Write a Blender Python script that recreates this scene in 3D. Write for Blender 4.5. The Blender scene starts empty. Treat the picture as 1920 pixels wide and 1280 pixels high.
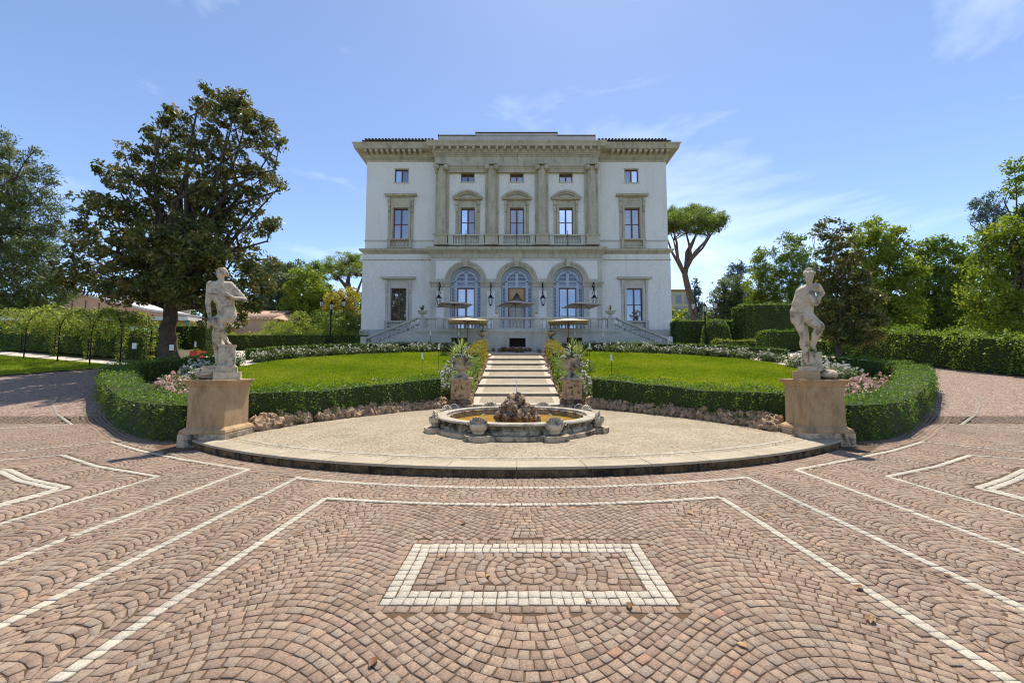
import bpy, bmesh, math, random
import numpy as np
from mathutils import Vector, Matrix
random.seed(7); rng = np.random.default_rng(7)
R = math.radians
S = bpy.context.scene
C = S.collection

# ------------------------------------------------------------------ camera, sky, sun, exposure
EYE = 1.65; FPX = 14 / 36 * 1920; PITCH = math.atan(50 / FPX)
cd = bpy.data.cameras.new('camera'); cam = bpy.data.objects.new('camera', cd); C.objects.link(cam)
cd.lens = 14; cd.sensor_width = 36; cd.clip_start = .05; cd.clip_end = 3000; cd.shift_x = -8.5 / 1920
cam.location = (0, 0, EYE); cam.rotation_euler = (R(90) + PITCH, 0, 0)
S.camera = cam
SUN_AZ, SUN_EL = 14.5, 65.5          # azimuth from +Y towards +X
w = bpy.data.worlds.new('World'); S.world = w; w.use_nodes = True
nt = w.node_tree; bg = nt.nodes['Background']
sky = nt.nodes.new('ShaderNodeTexSky'); sky.sky_type = 'NISHITA'; sky.sun_disc = False
sky.sun_elevation = R(SUN_EL); sky.sun_rotation = R(SUN_AZ); sky.altitude = 50
sky.air_density = .6; sky.dust_density = .18; sky.ozone_density = .4
tc = nt.nodes.new('ShaderNodeTexCoord')
mp = nt.nodes.new('ShaderNodeMapping'); mp.inputs['Scale'].default_value = (1.1, 1.1, 3.2); mp.inputs['Rotation'].default_value = (.25, .5, .4)
nz = nt.nodes.new('ShaderNodeTexNoise'); nz.inputs['Scale'].default_value = 1.35; nz.inputs['Detail'].default_value = 9; nz.inputs['Roughness'].default_value = .56; nz.inputs['Distortion'].default_value = .6
cr = nt.nodes.new('ShaderNodeValToRGB'); cr.color_ramp.elements[0].position = .5; cr.color_ramp.elements[1].position = .86
cr.color_ramp.elements[1].color = (.55, .55, .55, 1)
mx = nt.nodes.new('ShaderNodeMixRGB'); mx.inputs[2].default_value = (7.6, 8.0, 8.6, 1)
nt.links.new(tc.outputs['Generated'], mp.inputs[0]); nt.links.new(mp.outputs[0], nz.inputs[0])
nt.links.new(nz.outputs[0], cr.inputs[0]); nt.links.new(cr.outputs[0], mx.inputs[0])
nt.links.new(sky.outputs[0], mx.inputs[1]); nt.links.new(mx.outputs[0], bg.inputs[0])
bg.inputs[1].default_value = .118
sd = bpy.data.lights.new('sun', 'SUN'); sun = bpy.data.objects.new('sun', sd); C.objects.link(sun)
sd.energy = 3.1; sd.angle = R(.53); sd.color = (1, .915, .78)
sdir = Vector((math.sin(R(SUN_AZ)) * math.cos(R(SUN_EL)), math.cos(R(SUN_AZ)) * math.cos(R(SUN_EL)), math.sin(R(SUN_EL))))
sun.rotation_euler = sdir.to_track_quat('Z', 'Y').to_euler(); sun.location = sdir * 60
S.view_settings.view_transform = 'Standard'; S.view_settings.look = 'None'
S.view_settings.exposure = 1.18; S.view_settings.gamma = 1; S.view_settings.use_curve_mapping = False
cy = S.cycles; cy.use_denoising = True; cy.filter_width = 1.1; cy.max_bounces = 7; cy.diffuse_bounces = 4; cy.glossy_bounces = 3
cy.transmission_bounces = 4; cy.transparent_max_bounces = 10; cy.sample_clamp_indirect = 6; cy.caustics_reflective = False; cy.caustics_refractive = False

def P(u, v, Y):
    """where the sight line of photograph pixel (u, v) is at distance Y: used to take measures (x, z) of things standing there"""
    xc = (u - 968.5) / FPX; yc = (640 - v) / FPX
    yw = math.cos(PITCH) - yc * math.sin(PITCH); zw = math.sin(PITCH) + yc * math.cos(PITCH)
    return xc * Y / yw, EYE + zw * Y / yw
def T(x, y):
    """terrain height"""
    z = .17 * min(max(y - 12, 0), 17) + min(max(y - 29, 0), 7) * .09 + min(max(y - 45, 0), 60) * .02
    if y > 11: z -= .5 * math.exp(-(x / 5.2) ** 2) * min(1, max(0, (23.5 - y) / 7)) * min(1, (y - 11) / 3)
    if 13 < y < 29: z -= .22 * math.exp(-(x / 2.1) ** 2) * min(1, (y - 13) / 2) * min(1, (29 - y) / 1.5)
    return z
def G(u, v):
    lo, hi = 1, 90
    for _ in range(50):
        m = (lo + hi) / 2; x, z = P(u, v, m)
        if z < T(x, m): hi = m
        else: lo = m
    return P(u, v, lo)[0], lo

# ------------------------------------------------------------------ helpers
def link(o, parent=None, label=None, cat=None, group=None, kind=None):
    C.objects.link(o)
    if parent: o.parent = parent
    tag(o, label, cat, group, kind); return o
def tag(o, label=None, cat=None, group=None, kind=None):
    if label: o['label'] = label
    if cat: o['category'] = cat
    if group: o['group'] = group
    if kind: o['kind'] = kind
    return o
def thing(name, label, cat, loc=(0, 0, 0), rz=0, group=None):
    o = bpy.data.objects.new(name, None); o.location = loc; o.rotation_euler = (0, 0, rz); o.empty_display_size = .2
    return link(o, None, label, cat, group)
def obj(name, me, parent=None, loc=(0, 0, 0), rz=0, **k):
    o = bpy.data.objects.new(name, me); o.location = loc; o.rotation_euler = (0, 0, rz)
    return link(o, parent, **k)
def copy_tree(o, parent=None):
    c = o.copy(); C.objects.link(c); c.parent = parent
    for ch in o.children: copy_tree(ch, c)
    return c

class MB:
    def __init__(s): s.v = []; s.f = []
    def add(s, vs, fs):
        n = len(s.v); s.v += [tuple(a) for a in vs]; s.f += [tuple(i + n for i in f) for f in fs]; return s
    def box(s, x0, x1, y0, y1, z0, z1):
        return s.add([(x0, y0, z0), (x1, y0, z0), (x1, y1, z0), (x0, y1, z0), (x0, y0, z1), (x1, y0, z1), (x1, y1, z1), (x0, y1, z1)],
                     [(0, 3, 2, 1), (4, 5, 6, 7), (0, 1, 5, 4), (1, 2, 6, 5), (2, 3, 7, 6), (3, 0, 4, 7)])
    def frustum(s, cx, cy, z0, a0, b0, z1, a1, b1):
        return s.add([(cx - a0, cy - b0, z0), (cx + a0, cy - b0, z0), (cx + a0, cy + b0, z0), (cx - a0, cy + b0, z0), (cx - a1, cy - b1, z1), (cx + a1, cy - b1, z1), (cx + a1, cy + b1, z1), (cx - a1, cy + b1, z1)],
                     [(0, 3, 2, 1), (4, 5, 6, 7), (0, 1, 5, 4), (1, 2, 6, 5), (2, 3, 7, 6), (3, 0, 4, 7)])
    def sqprofile(s, cx, cy, prof):
        """stack of square sections: prof = [(half, z)...]"""
        vs = []; fs = []
        for h, z in prof: vs += [(cx - h, cy - h, z), (cx + h, cy - h, z), (cx + h, cy + h, z), (cx - h, cy + h, z)]
        for i in range(len(prof) - 1):
            for k in range(4): fs.append((4 * i + k, 4 * i + (k + 1) % 4, 4 * i + 4 + (k + 1) % 4, 4 * i + 4 + k))
        n = len(vs); fs += [(3, 2, 1, 0), (n - 4, n - 3, n - 2, n - 1)]
        return s.add(vs, fs)
    def lathe(s, prof, n=16, c=(0, 0, 0), sx=1, sy=1, a0=0, closed=True):
        vs = []; fs = []; m = len(prof)
        for r, z in prof:
            for k in range(n):
                a = a0 + 2 * math.pi * k / n; vs.append((c[0] + r * sx * math.cos(a), c[1] + r * sy * math.sin(a), c[2] + z))
        for i in range(m - 1):
            for k in range(n): fs.append((i * n + k, i * n + (k + 1) % n, (i + 1) * n + (k + 1) % n, (i + 1) * n + k))
        if closed: fs += [tuple(range(n - 1, -1, -1)), tuple(range((m - 1) * n, m * n))]
        return s.add(vs, fs)
    def tube(s, pts, rad, n=6):
        pts = [Vector(p) for p in pts]; vs = []; fs = []; m = len(pts)
        if not hasattr(rad, '__len__'): rad = [rad] * m
        up = None
        for i, p in enumerate(pts):
            d = (pts[min(i + 1, m - 1)] - pts[max(i - 1, 0)]).normalized()
            if up is None: up = d.orthogonal().normalized()
            else:
                up = (up - d * up.dot(d))
                up = up.normalized() if up.length > 1e-5 else d.orthogonal().normalized()
            b = d.cross(up)
            for k in range(n):
                a = 2 * math.pi * k / n; vs.append(p + (up * math.cos(a) + b * math.sin(a)) * rad[i])
        for i in range(m - 1):
            for k in range(n): fs.append((i * n + k, i * n + (k + 1) % n, (i + 1) * n + (k + 1) % n, (i + 1) * n + k))
        fs += [tuple(range(n - 1, -1, -1)), tuple(range((m - 1) * n, m * n))]
        return s.add(vs, fs)
    def ball(s, c, r, sx=1, sy=1, sz=1, n=10, m=7):
        prof = []
        vs = [(c[0], c[1], c[2] - r * sz)]; fs = []
        for i in range(1, m):
            a = math.pi * i / m
            for k in range(n):
                b = 2 * math.pi * k / n; vs.append((c[0] + r * sx * math.sin(a) * math.cos(b), c[1] + r * sy * math.sin(a) * math.sin(b), c[2] - r * sz * math.cos(a)))
        vs.append((c[0], c[1], c[2] + r * sz)); L = len(vs) - 1
        for k in range(n):
            fs.append((0, 1 + (k + 1) % n, 1 + k)); fs.append((L, L - n + k, L - n + (k + 1) % n))
            for i in range(m - 2): fs.append((1 + i * n + k, 1 + i * n + (k + 1) % n, 1 + (i + 1) * n + (k + 1) % n, 1 + (i + 1) * n + k))
        return s.add(vs, fs)
    def cornice(s, prof, x0, x1, yf, yb):
        """mould with mitred returns round the front corners; prof = [(out, z)...] from bottom to top"""
        vs = []; fs = []
        for o, z in prof: vs += [(x0 - o, yb, z), (x0 - o, yf - o, z), (x1 + o, yf - o, z), (x1 + o, yb, z)]
        m = len(prof)
        for i in range(m - 1):
            for k in range(4): fs.append((4 * i + k, 4 * i + (k + 1) % 4, 4 * i + 4 + (k + 1) % 4, 4 * i + 4 + k))
        fs += [(3, 2, 1, 0), (4 * m - 4, 4 * m - 3, 4 * m - 2, 4 * m - 1)]
        return s.add(vs, fs)
    def prism(s, poly, y0, y1):
        """polygon in xz (counter-clockwise seen from the front) pushed along y"""
        n = len(poly)
        vs = [(x, y0, z) for x, z in poly] + [(x, y1, z) for x, z in poly]
        return s.add(vs, [tuple(range(n)), tuple(range(2 * n - 1, n - 1, -1))] + [(i, i + n, (i + 1) % n + n, (i + 1) % n) for i in range(n)])
    def slab(s, poly, z0, z1):
        n = len(poly)
        vs = [(x, y, z0) for x, y in poly] + [(x, y, z1) for x, y in poly]
        return s.add(vs, [tuple(range(n - 1, -1, -1)), tuple(range(n, 2 * n))] + [(i, (i + 1) % n, (i + 1) % n + n, i + n) for i in range(n)])
    def mesh(s, name, m, smooth=False, fix=True):
        me = bpy.data.meshes.new(name); me.from_pydata(s.v, [], s.f); me.materials.append(m)
        if fix:
            b = bmesh.new(); b.from_mesh(me); bmesh.ops.recalc_face_normals(b, faces=b.faces); b.to_mesh(me); b.free()
        if smooth is True:
            me.polygons.foreach_set('use_smooth', np.ones(len(me.polygons), bool))
        elif smooth:
            me.polygons.foreach_set('use_smooth', np.ones(len(me.polygons), bool)); me.set_sharp_from_angle(angle=R(smooth))
        return me
    def build(s, name, m, parent=None, smooth=False, loc=(0, 0, 0), rz=0, **k):
        return obj(name, s.mesh(name, m, smooth), parent, loc, rz, **k)

def big_mesh(name, V, Q, m, tint=None, k=4):
    """mesh from numpy arrays; Q has k corners per face; tint = value per vertex"""
    me = bpy.data.meshes.new(name); V = np.asarray(V, np.float32); Q = np.asarray(Q, np.int32).ravel()
    me.vertices.add(len(V)); me.vertices.foreach_set('co', V.ravel())
    me.loops.add(len(Q)); me.loops.foreach_set('vertex_index', Q)
    nf = len(Q) // k; me.polygons.add(nf); me.polygons.foreach_set('loop_start', np.arange(0, nf * k, k, dtype=np.int32))
    me.update(calc_edges=True); me.materials.append(m)
    if tint is not None:
        a = me.attributes.new('tint', 'FLOAT', 'POINT'); a.data.foreach_set('value', np.asarray(tint, np.float32).ravel())
    return me

# ------------------------------------------------------------------ materials
def new_mat(name):
    m = bpy.data.materials.new(name); m.use_nodes = True; t = m.node_tree; b = t.nodes['Principled BSDF']; return m, t, b
def N(t, kind, **k):
    n = t.nodes.new(kind)
    for a, v in k.items():
        if a in n.inputs: n.inputs[a].default_value = v
        else: setattr(n, a, v)
    return n
def ramp(t, fac, stops):
    r = t.nodes.new('ShaderNodeValToRGB'); e = r.color_ramp.elements
    while len(e) < len(stops): e.new(.5)
    for i, (p, c) in enumerate(stops): e[i].position = p; e[i].color = (*c, 1) if len(c) == 3 else c
    t.links.new(fac, r.inputs[0]); return r.outputs[0]
def stone(name, c1, c2, scale=1.2, rough=.85, bump=.25, fine=30, stain=None, stain_amt=(.5, .72), stain_scale=2.5, obj_co=False, bdist=.01, spec=.25, streak=None):
    """weathered mineral surface: two tones in clouds, fine grain, optional stains with a shape of their own"""
    m, t, b = new_mat(name)
    if obj_co: co = N(t, 'ShaderNodeTexCoord').outputs['Object']
    else: co = N(t, 'ShaderNodeNewGeometry').outputs['Position']
    n1 = N(t, 'ShaderNodeTexNoise', Scale=scale, Detail=7.0, Roughness=.62); t.links.new(co, n1.inputs[0])
    n2 = N(t, 'ShaderNodeTexNoise', Scale=fine, Detail=5.0, Roughness=.7); t.links.new(co, n2.inputs[0])
    col = ramp(t, n1.outputs[0], [(.3, c1), (.7, c2)])
    g = N(t, 'ShaderNodeMixRGB', blend_type='MULTIPLY'); g.inputs[0].default_value = 1
    t.links.new(col, g.inputs[1]); t.links.new(ramp(t, n2.outputs[0], [(.25, (.72, .72, .72)), (.7, (1.08, 1.08, 1.08))]), g.inputs[2]); out = g.outputs[0]
    if stain:
        n3 = N(t, 'ShaderNodeTexNoise', Scale=stain_scale, Detail=8.0, Roughness=.68, Distortion=.4)
        if streak:
            mp_ = N(t, 'ShaderNodeMapping'); mp_.inputs['Scale'].default_value = (1, 1, streak); t.links.new(co, mp_.inputs[0]); t.links.new(mp_.outputs[0], n3.inputs[0])
        else: t.links.new(co, n3.inputs[0])
        x = N(t, 'ShaderNodeMixRGB'); t.links.new(ramp(t, n3.outputs[0], [(stain_amt[0], (0, 0, 0)), (stain_amt[1], (1, 1, 1))]), x.inputs[0])
        t.links.new(out, x.inputs[1]); x.inputs[2].default_value = (*stain, 1); out = x.outputs[0]
    t.links.new(out, b.inputs['Base Color']); b.inputs['Roughness'].default_value = rough; b.inputs['Specular IOR Level'].default_value = spec
    bp = N(t, 'ShaderNodeBump', Strength=bump, Distance=bdist); t.links.new(n2.outputs[0], bp.inputs['Height']); t.links.new(bp.outputs[0], b.inputs['Normal'])
    return m
def plain(name, c, rough=.5, metal=0, spec=.4):
    m, t, b = new_mat(name); n = N(t, 'ShaderNodeTexNoise', Scale=14.0, Detail=4.0); co = N(t, 'ShaderNodeNewGeometry'); t.links.new(co.outputs['Position'], n.inputs[0])
    t.links.new(ramp(t, n.outputs[0], [(.3, tuple(a * .82 for a in c)), (.7, tuple(min(1, a * 1.1) for a in c))]), b.inputs['Base Color'])
    b.inputs['Roughness'].default_value = rough; b.inputs['Metallic'].default_value = metal; b.inputs['Specular IOR Level'].default_value = spec; return m
def leafmat(name, stops, trans=.35, rough=.5, spec=.35):
    m, t, b = new_mat(name); a = N(t, 'ShaderNodeAttribute', attribute_name='tint')
    col = ramp(t, a.outputs['Fac'], stops); t.links.new(col, b.inputs['Base Color']); b.inputs['Roughness'].default_value = rough; b.inputs['Specular IOR Level'].default_value = spec
    tr = N(t, 'ShaderNodeBsdfTranslucent'); hs = N(t, 'ShaderNodeHueSaturation', Saturation=1.1, Value=1.5); t.links.new(col, hs.inputs['Color']); t.links.new(hs.outputs[0], tr.inputs[0])
    mixs = N(t, 'ShaderNodeMixShader'); mixs.inputs[0].default_value = trans
    t.links.new(b.outputs[0], mixs.inputs[1]); t.links.new(tr.outputs[0], mixs.inputs[2]); t.links.new(mixs.outputs[0], t.nodes['Material Output'].inputs[0]); return m

M = {}
M['plaster'] = stone('plaster', (.82, .79, .74), (.88, .85, .80), .55, .9, .12, 9, stain=(.60, .57, .51), stain_amt=(.54, .86), stain_scale=1.6, streak=.16)
M['pietra'] = stone('pietra', (.46, .41, .31), (.61, .55, .42), .9, .85, .2, 14, stain=(.22, .195, .14), stain_amt=(.5, .78), stain_scale=2.2, streak=.3)
M['pietra_pale'] = stone('pietra_pale', (.52, .5, .43), (.66, .63, .55), .8, .85, .2, 12, stain=(.4, .38, .31), stain_amt=(.5, .85), stain_scale=1.2)
M['greystone'] = stone('greystone', (.42, .42, .40), (.55, .55, .53), .7, .85, .2, 12, stain=(.27, .27, .24), stain_amt=(.5, .8), stain_scale=2.0, streak=.3)
M['attic'] = stone('attic', (.48, .46, .45), (.58, .56, .55), .8, .9, .15, 12, stain=(.36, .35, .34), stain_amt=(.5, .8))
M['marble'] = stone('marble', (.46, .375, .255), (.64, .555, .42), 5.5, .75, .4, 40, stain=(.11, .098, .085), stain_amt=(.49, .66), stain_scale=5, bdist=.006)
M['sandstone'] = stone('sandstone', (.40, .26, .135), (.50, .355, .20), 2.4, .88, .4, 45, stain=(.19, .12, .07), stain_amt=(.5, .72), stain_scale=3.4, streak=.35)
M['sandstone_old'] = stone('sandstone_old', (.40, .30, .20), (.56, .46, .33), 3, .9, .5, 40, stain=(.07, .06, .045), stain_amt=(.47, .62), stain_scale=3.2)
M['brickplinth'] = stone('brickplinth', (.40, .22, .12), (.55, .37, .22), 4, .9, .6, 35, stain=(.10, .07, .05), stain_amt=(.5, .66), stain_scale=5)
M['basin'] = stone('basin', (.40, .33, .23), (.54, .46, .34), 3, .8, .4, 40, stain=(.06, .05, .035), stain_amt=(.42, .58), stain_scale=4.5)
M['rim'] = stone('rim', (.36, .32, .25), (.48, .43, .34), 4, .6, .3, 40, stain=(.15, .125, .085), stain_amt=(.48, .7), stain_scale=5)
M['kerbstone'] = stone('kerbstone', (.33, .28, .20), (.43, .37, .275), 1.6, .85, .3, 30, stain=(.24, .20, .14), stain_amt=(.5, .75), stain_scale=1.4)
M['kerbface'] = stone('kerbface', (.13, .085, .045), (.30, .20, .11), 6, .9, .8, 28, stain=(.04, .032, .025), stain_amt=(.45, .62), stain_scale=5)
M['step'] = stone('step', (.42, .37, .29), (.52, .47, .38), 2, .85, .3, 30, stain=(.33, .29, .22), stain_amt=(.5, .8))
M['stepface'] = stone('stepface', (.26, .22, .16), (.40, .35, .27), 4, .9, .5, 30, stain=(.12, .10, .07), stain_amt=(.5, .66), stain_scale=5)
M['rock'] = stone('rock', (.36, .22, .125), (.54, .40, .26), 5, .95, 1.0, 34, stain=(.09, .07, .055), stain_amt=(.5, .64), stain_scale=7, bdist=.03)
M['rockpile'] = stone('rockpile', (.21, .12, .065), (.42, .31, .20), 6, .8, 1.0, 40, stain=(.05, .035, .028), stain_amt=(.47, .6), stain_scale=9, bdist=.02)
M['panelstone'] = stone('panelstone', (.42, .26, .12), (.58, .41, .22), 5, .9, .6, 35, stain=(.09, .06, .04), stain_amt=(.48, .6), stain_scale=6)
M['terracotta'] = stone('terracotta', (.36, .17, .10), (.50, .29, .19), 2, .85, .4, 20, stain=(.2, .13, .09))
M['rooftile'] = stone('rooftile', (.06, .05, .045), (.12, .095, .08), 2, .85, .4, 14)
M['roofpink'] = stone('roofpink', (.42, .27, .2), (.55, .39, .3), 2, .85, .4, 14)
M['iron'] = plain('iron', (.012, .013, .014), .45, .6)
M['timber'] = plain('timber', (.16, .06, .036), .5)
M['polewood'] = plain('polewood', (.21, .10, .05), .5)
M['shutter'] = plain('shutter', (.46, .51, .60), .55)
M['gap_shade'] = plain('gap_shade', (.10, .12, .17), .7)  # darkened shutter blue: shade of the gaps between slats put into the colour
M['curtain'] = plain('curtain', (.82, .82, .82), .9)
M['drape'] = plain('drape', (.62, .42, .24), .9)
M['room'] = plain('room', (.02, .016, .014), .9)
M['white'] = plain('white', (.78, .77, .74), .5)
M['lampglass'] = plain('lampglass', (.72, .72, .7), .25)
M['canvas'] = leafmat('canvas', [(0, (.66, .57, .44)), (1, (.66, .57, .44))], .16, .85, .1)
M['yellowwall'] = stone('yellowwall', (.46, .31, .10), (.56, .39, .15), .7, .9, .1, 12)
M['creamwall'] = stone('creamwall', (.62, .53, .38), (.72, .62, .46), .6, .9, .1, 10)
M['pinkwall'] = stone('pinkwall', (.42, .27, .2), (.52, .36, .28), .6, .9, .1, 10)
M['blueshutter'] = plain('blueshutter', (.28, .33, .42), .6)
M['bluepost'] = plain('bluepost', (.04, .16, .24), .4)
M['redplastic'] = plain('redplastic', (.45, .06, .035), .45)
M['soil'] = stone('soil', (.09, .062, .042), (.17, .12, .08), 2, .95, .8, 26)
M['bark'] = stone('bark', (.055, .042, .032), (.13, .10, .078), 3, .95, 1.0, 16, bdist=.04)
M['barkpine'] = stone('barkpine', (.15, .095, .075), (.27, .19, .155), 2, .95, 1.0, 9, bdist=.05)
M['soil_pale'] = stone('soil_pale', (.30, .25, .13), (.40, .34, .2), 3, .95, .5, 30)
M['tarmac'] = stone('tarmac', (.30, .25, .215), (.42, .36, .31), .8, .9, .4, 22)
M['palepath'] = stone('palepath', (.52, .46, .38), (.62, .56, .48), 1.5, .95, .5, 40)
def glass_mat():
    m, t, b = new_mat('glass'); t.nodes.remove(b)
    g = N(t, 'ShaderNodeBsdfGlossy', Roughness=.02); g.inputs[0].default_value = (.8, .88, 1, 1); tr = N(t, 'ShaderNodeBsdfTransparent'); fr = N(t, 'ShaderNodeFresnel', IOR=4.0)
    x = N(t, 'ShaderNodeMixShader'); t.links.new(fr.outputs[0], x.inputs[0]); t.links.new(tr.outputs[0], x.inputs[1]); t.links.new(g.outputs[0], x.inputs[2]); t.links.new(x.outputs[0], t.nodes['Material Output'].inputs[0]); return m
M['glass'] = glass_mat()
def water_mat():
    m, t, b = new_mat('water'); t.nodes.remove(b); co = N(t, 'ShaderNodeNewGeometry')
    n = N(t, 'ShaderNodeTexNoise', Scale=9.0, Detail=4.0, Distortion=.5); t.links.new(co.outputs['Position'], n.inputs[0])
    bp = N(t, 'ShaderNodeBump', Strength=.35, Distance=.03); t.links.new(n.outputs[0], bp.inputs['Height'])
    g = N(t, 'ShaderNodeBsdfGlossy', Roughness=.03); t.links.new(bp.outputs[0], g.inputs['Normal'])
    tr = N(t, 'ShaderNodeBsdfTransparent'); tr.inputs[0].default_value = (.93, .82, .5, 1); fr = N(t, 'ShaderNodeFresnel', IOR=1.16); t.links.new(bp.outputs[0], fr.inputs['Normal'])
    x = N(t, 'ShaderNodeMixShader'); t.links.new(fr.outputs[0], x.inputs[0]); t.links.new(tr.outputs[0], x.inputs[1]); t.links.new(g.outputs[0], x.inputs[2]); t.links.new(x.outputs[0], t.nodes['Material Output'].inputs[0]); return m
M['water'] = water_mat()
M['basinfloor'] = stone('basinfloor', (.46, .25, .012), (.62, .42, .05), 2.2, .8, .3, 12, stain=(.25, .24, .03), stain_amt=(.45, .6), stain_scale=3)
def jet_mat():
    m, t, b = new_mat('jet'); b.inputs['Base Color'].default_value = (.95, .97, 1, 1); b.inputs['Roughness'].default_value = .15; b.inputs['Transmission Weight'].default_value = .6; b.inputs['IOR'].default_value = 1.33
    n = N(t, 'ShaderNodeTexNoise', Scale=60.0); bp = N(t, 'ShaderNodeBump', Strength=.4); t.links.new(n.outputs[0], bp.inputs['Height']); t.links.new(bp.outputs[0], b.inputs['Normal']); return m
M['jet'] = jet_mat()
def sett_mat(name, stops, speck=.78):
    m, t, b = new_mat(name); a = N(t, 'ShaderNodeAttribute', attribute_name='tint'); co = N(t, 'ShaderNodeNewGeometry')
    col = ramp(t, a.outputs['Fac'], stops)
    n = N(t, 'ShaderNodeTexNoise', Scale=62.0, Detail=6.0, Roughness=.8); t.links.new(co.outputs['Position'], n.inputs[0])
    n2 = N(t, 'ShaderNodeTexNoise', Scale=.7, Detail=5.0, Roughness=.6); t.links.new(co.outputs['Position'], n2.inputs[0])
    g = N(t, 'ShaderNodeMixRGB', blend_type='MULTIPLY'); g.inputs[0].default_value = 1; t.links.new(col, g.inputs[1]); t.links.new(ramp(t, n.outputs[0], [(.32, (speck - .34,) * 3), (.62, (1.16,) * 3)]), g.inputs[2])
    g2 = N(t, 'ShaderNodeMixRGB', blend_type='MULTIPLY'); g2.inputs[0].default_value = 1; t.links.new(g.outputs[0], g2.inputs[1]); t.links.new(ramp(t, n2.outputs[0], [(.3, (.84, .84, .86)), (.7, (1.1, 1.08, 1.05))]), g2.inputs[2])
    t.links.new(g2.outputs[0], b.inputs['Base Color']); b.inputs['Roughness'].default_value = .8; b.inputs['Specular IOR Level'].default_value = .3
    bp = N(t, 'ShaderNodeBump', Strength=.6, Distance=.004); t.links.new(n.outputs[0], bp.inputs['Height']); t.links.new(bp.outputs[0], b.inputs['Normal']); return m
M['sett'] = sett_mat('sett', [(0, (.19, .134, .098)), (.25, (.25, .176, .129)), (.5, (.305, .214, .153)), (.72, (.272, .214, .165)), (.9, (.355, .264, .19)), (1, (.335, .19, .125))])
M['whitesett'] = sett_mat('whitesett', [(0, (.40, .365, .29)), (1, (.50, .455, .37))], .84)
M['joint'] = stone('joint', (.075, .046, .027), (.13, .082, .05), 4, .95, .6, 40)
def far_setts():
    """paving too far off to pick its setts apart"""
    m, t, b = new_mat('far_setts'); co = N(t, 'ShaderNodeNewGeometry')
    v = N(t, 'ShaderNodeTexVoronoi', Scale=10.5); t.links.new(co.outputs['Position'], v.inputs[0])
    e = N(t, 'ShaderNodeTexVoronoi', Scale=10.5, feature='DISTANCE_TO_EDGE'); t.links.new(co.outputs['Position'], e.inputs[0])
    sp = N(t, 'ShaderNodeSeparateColor'); t.links.new(v.outputs['Color'], sp.inputs[0])
    col = ramp(t, sp.outputs[0], [(0, (.21, .146, .11)), (.5, (.295, .206, .153)), (1, (.34, .252, .19))])
    x = N(t, 'ShaderNodeMixRGB'); t.links.new(ramp(t, e.outputs['Distance'], [(.03, (0, 0, 0)), (.1, (1, 1, 1))]), x.inputs[0]); x.inputs[1].default_value = (.09, .055, .035, 1); t.links.new(col, x.inputs[2])
    t.links.new(x.outputs[0], b.inputs['Base Color']); b.inputs['Roughness'].default_value = .85; return m
M['far_setts'] = far_setts()
def gravel_mat():
    m, t, b = new_mat('gravel'); co = N(t, 'ShaderNodeNewGeometry')
    v = N(t, 'ShaderNodeTexVoronoi', Scale=38.0); t.links.new(co.outputs['Position'], v.inputs[0]); sp = N(t, 'ShaderNodeSeparateColor'); t.links.new(v.outputs['Color'], sp.inputs[0])
    n = N(t, 'ShaderNodeTexNoise', Scale=1.1, Detail=6.0, Roughness=.65); t.links.new(co.outputs['Position'], n.inputs[0])
    g = N(t, 'ShaderNodeMixRGB', blend_type='MULTIPLY'); g.inputs[0].default_value = 1
    t.links.new(ramp(t, sp.outputs[0], [(0, (.15, .12, .083)), (.4, (.29, .24, .17)), (1, (.40, .34, .25))]), g.inputs[1]); t.links.new(ramp(t, n.outputs[0], [(.3, (.78, .76, .72)), (.7, (1.1, 1.08, 1.05))]), g.inputs[2])
    t.links.new(g.outputs[0], b.inputs['Base Color']); b.inputs['Roughness'].default_value = .9
    bp = N(t, 'ShaderNodeBump', Strength=.7, Distance=.01); t.links.new(v.outputs['Distance'], bp.inputs['Height']); t.links.new(bp.outputs[0], b.inputs['Normal']); return m
M['gravel'] = gravel_mat()
M['grassbase'] = stone('grassbase', (.115, .175, .016), (.195, .25, .028), 1.2, .95, .6, 30, stain=(.28, .28, .06), stain_amt=(.52, .75), stain_scale=.9)
M['grass'] = leafmat('grass', [(0, (.112, .178, .013)), (.5, (.222, .288, .022)), (1, (.36, .365, .055))], .4, .6, .2)
M['farground'] = stone('farground', (.09, .10, .03), (.16, .15, .06), .2, .95, .4, 6)
M['box'] = leafmat('box_leaf', [(0, (0.053, 0.098, 0.018)), (.6, (0.112, 0.188, 0.030)), (1, (0.255, 0.315, 0.053))], 0.4)
M['boxlight'] = leafmat('boxlight_leaf', [(0, (0.090, 0.150, 0.021)), (.6, (0.195, 0.270, 0.038)), (1, (0.360, 0.390, 0.068))], 0.4)
M['golden'] = leafmat('golden_leaf', [(0, (.16, .14, .02)), (.6, (.32, .27, .03)), (1, (.45, .33, .05))], .35)
M['hedgecore'] = stone('hedgecore', (.028, .042, .012), (.05, .07, .02), 6, .95, .8, 20)
M['magnolia'] = leafmat('magnolia_leaf', [(0, (.052, .066, .02)), (.5, (.108, .12, .03)), (.8, (.19, .175, .045)), (1, (.31, .18, .055))], .28, .4, .3)
M['oak'] = leafmat('oak_leaf', [(0, (0.064, 0.112, 0.022)), (.6, (0.144, 0.208, 0.035)), (1, (0.272, 0.320, 0.056))], 0.42)
M['lime'] = leafmat('lime_leaf', [(0, (0.091, 0.143, 0.019)), (.6, (0.195, 0.247, 0.033)), (1, (0.325, 0.351, 0.052))], 0.48)
M['olive'] = leafmat('olive_leaf', [(0, (0.072, 0.096, 0.048)), (.6, (0.136, 0.168, 0.080)), (1, (0.240, 0.272, 0.136))], 0.42)
M['cedar'] = leafmat('cedar_leaf', [(0, (.04, .062, .022)), (.6, (.095, .125, .036)), (1, (.19, .20, .055))], .38)
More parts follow.
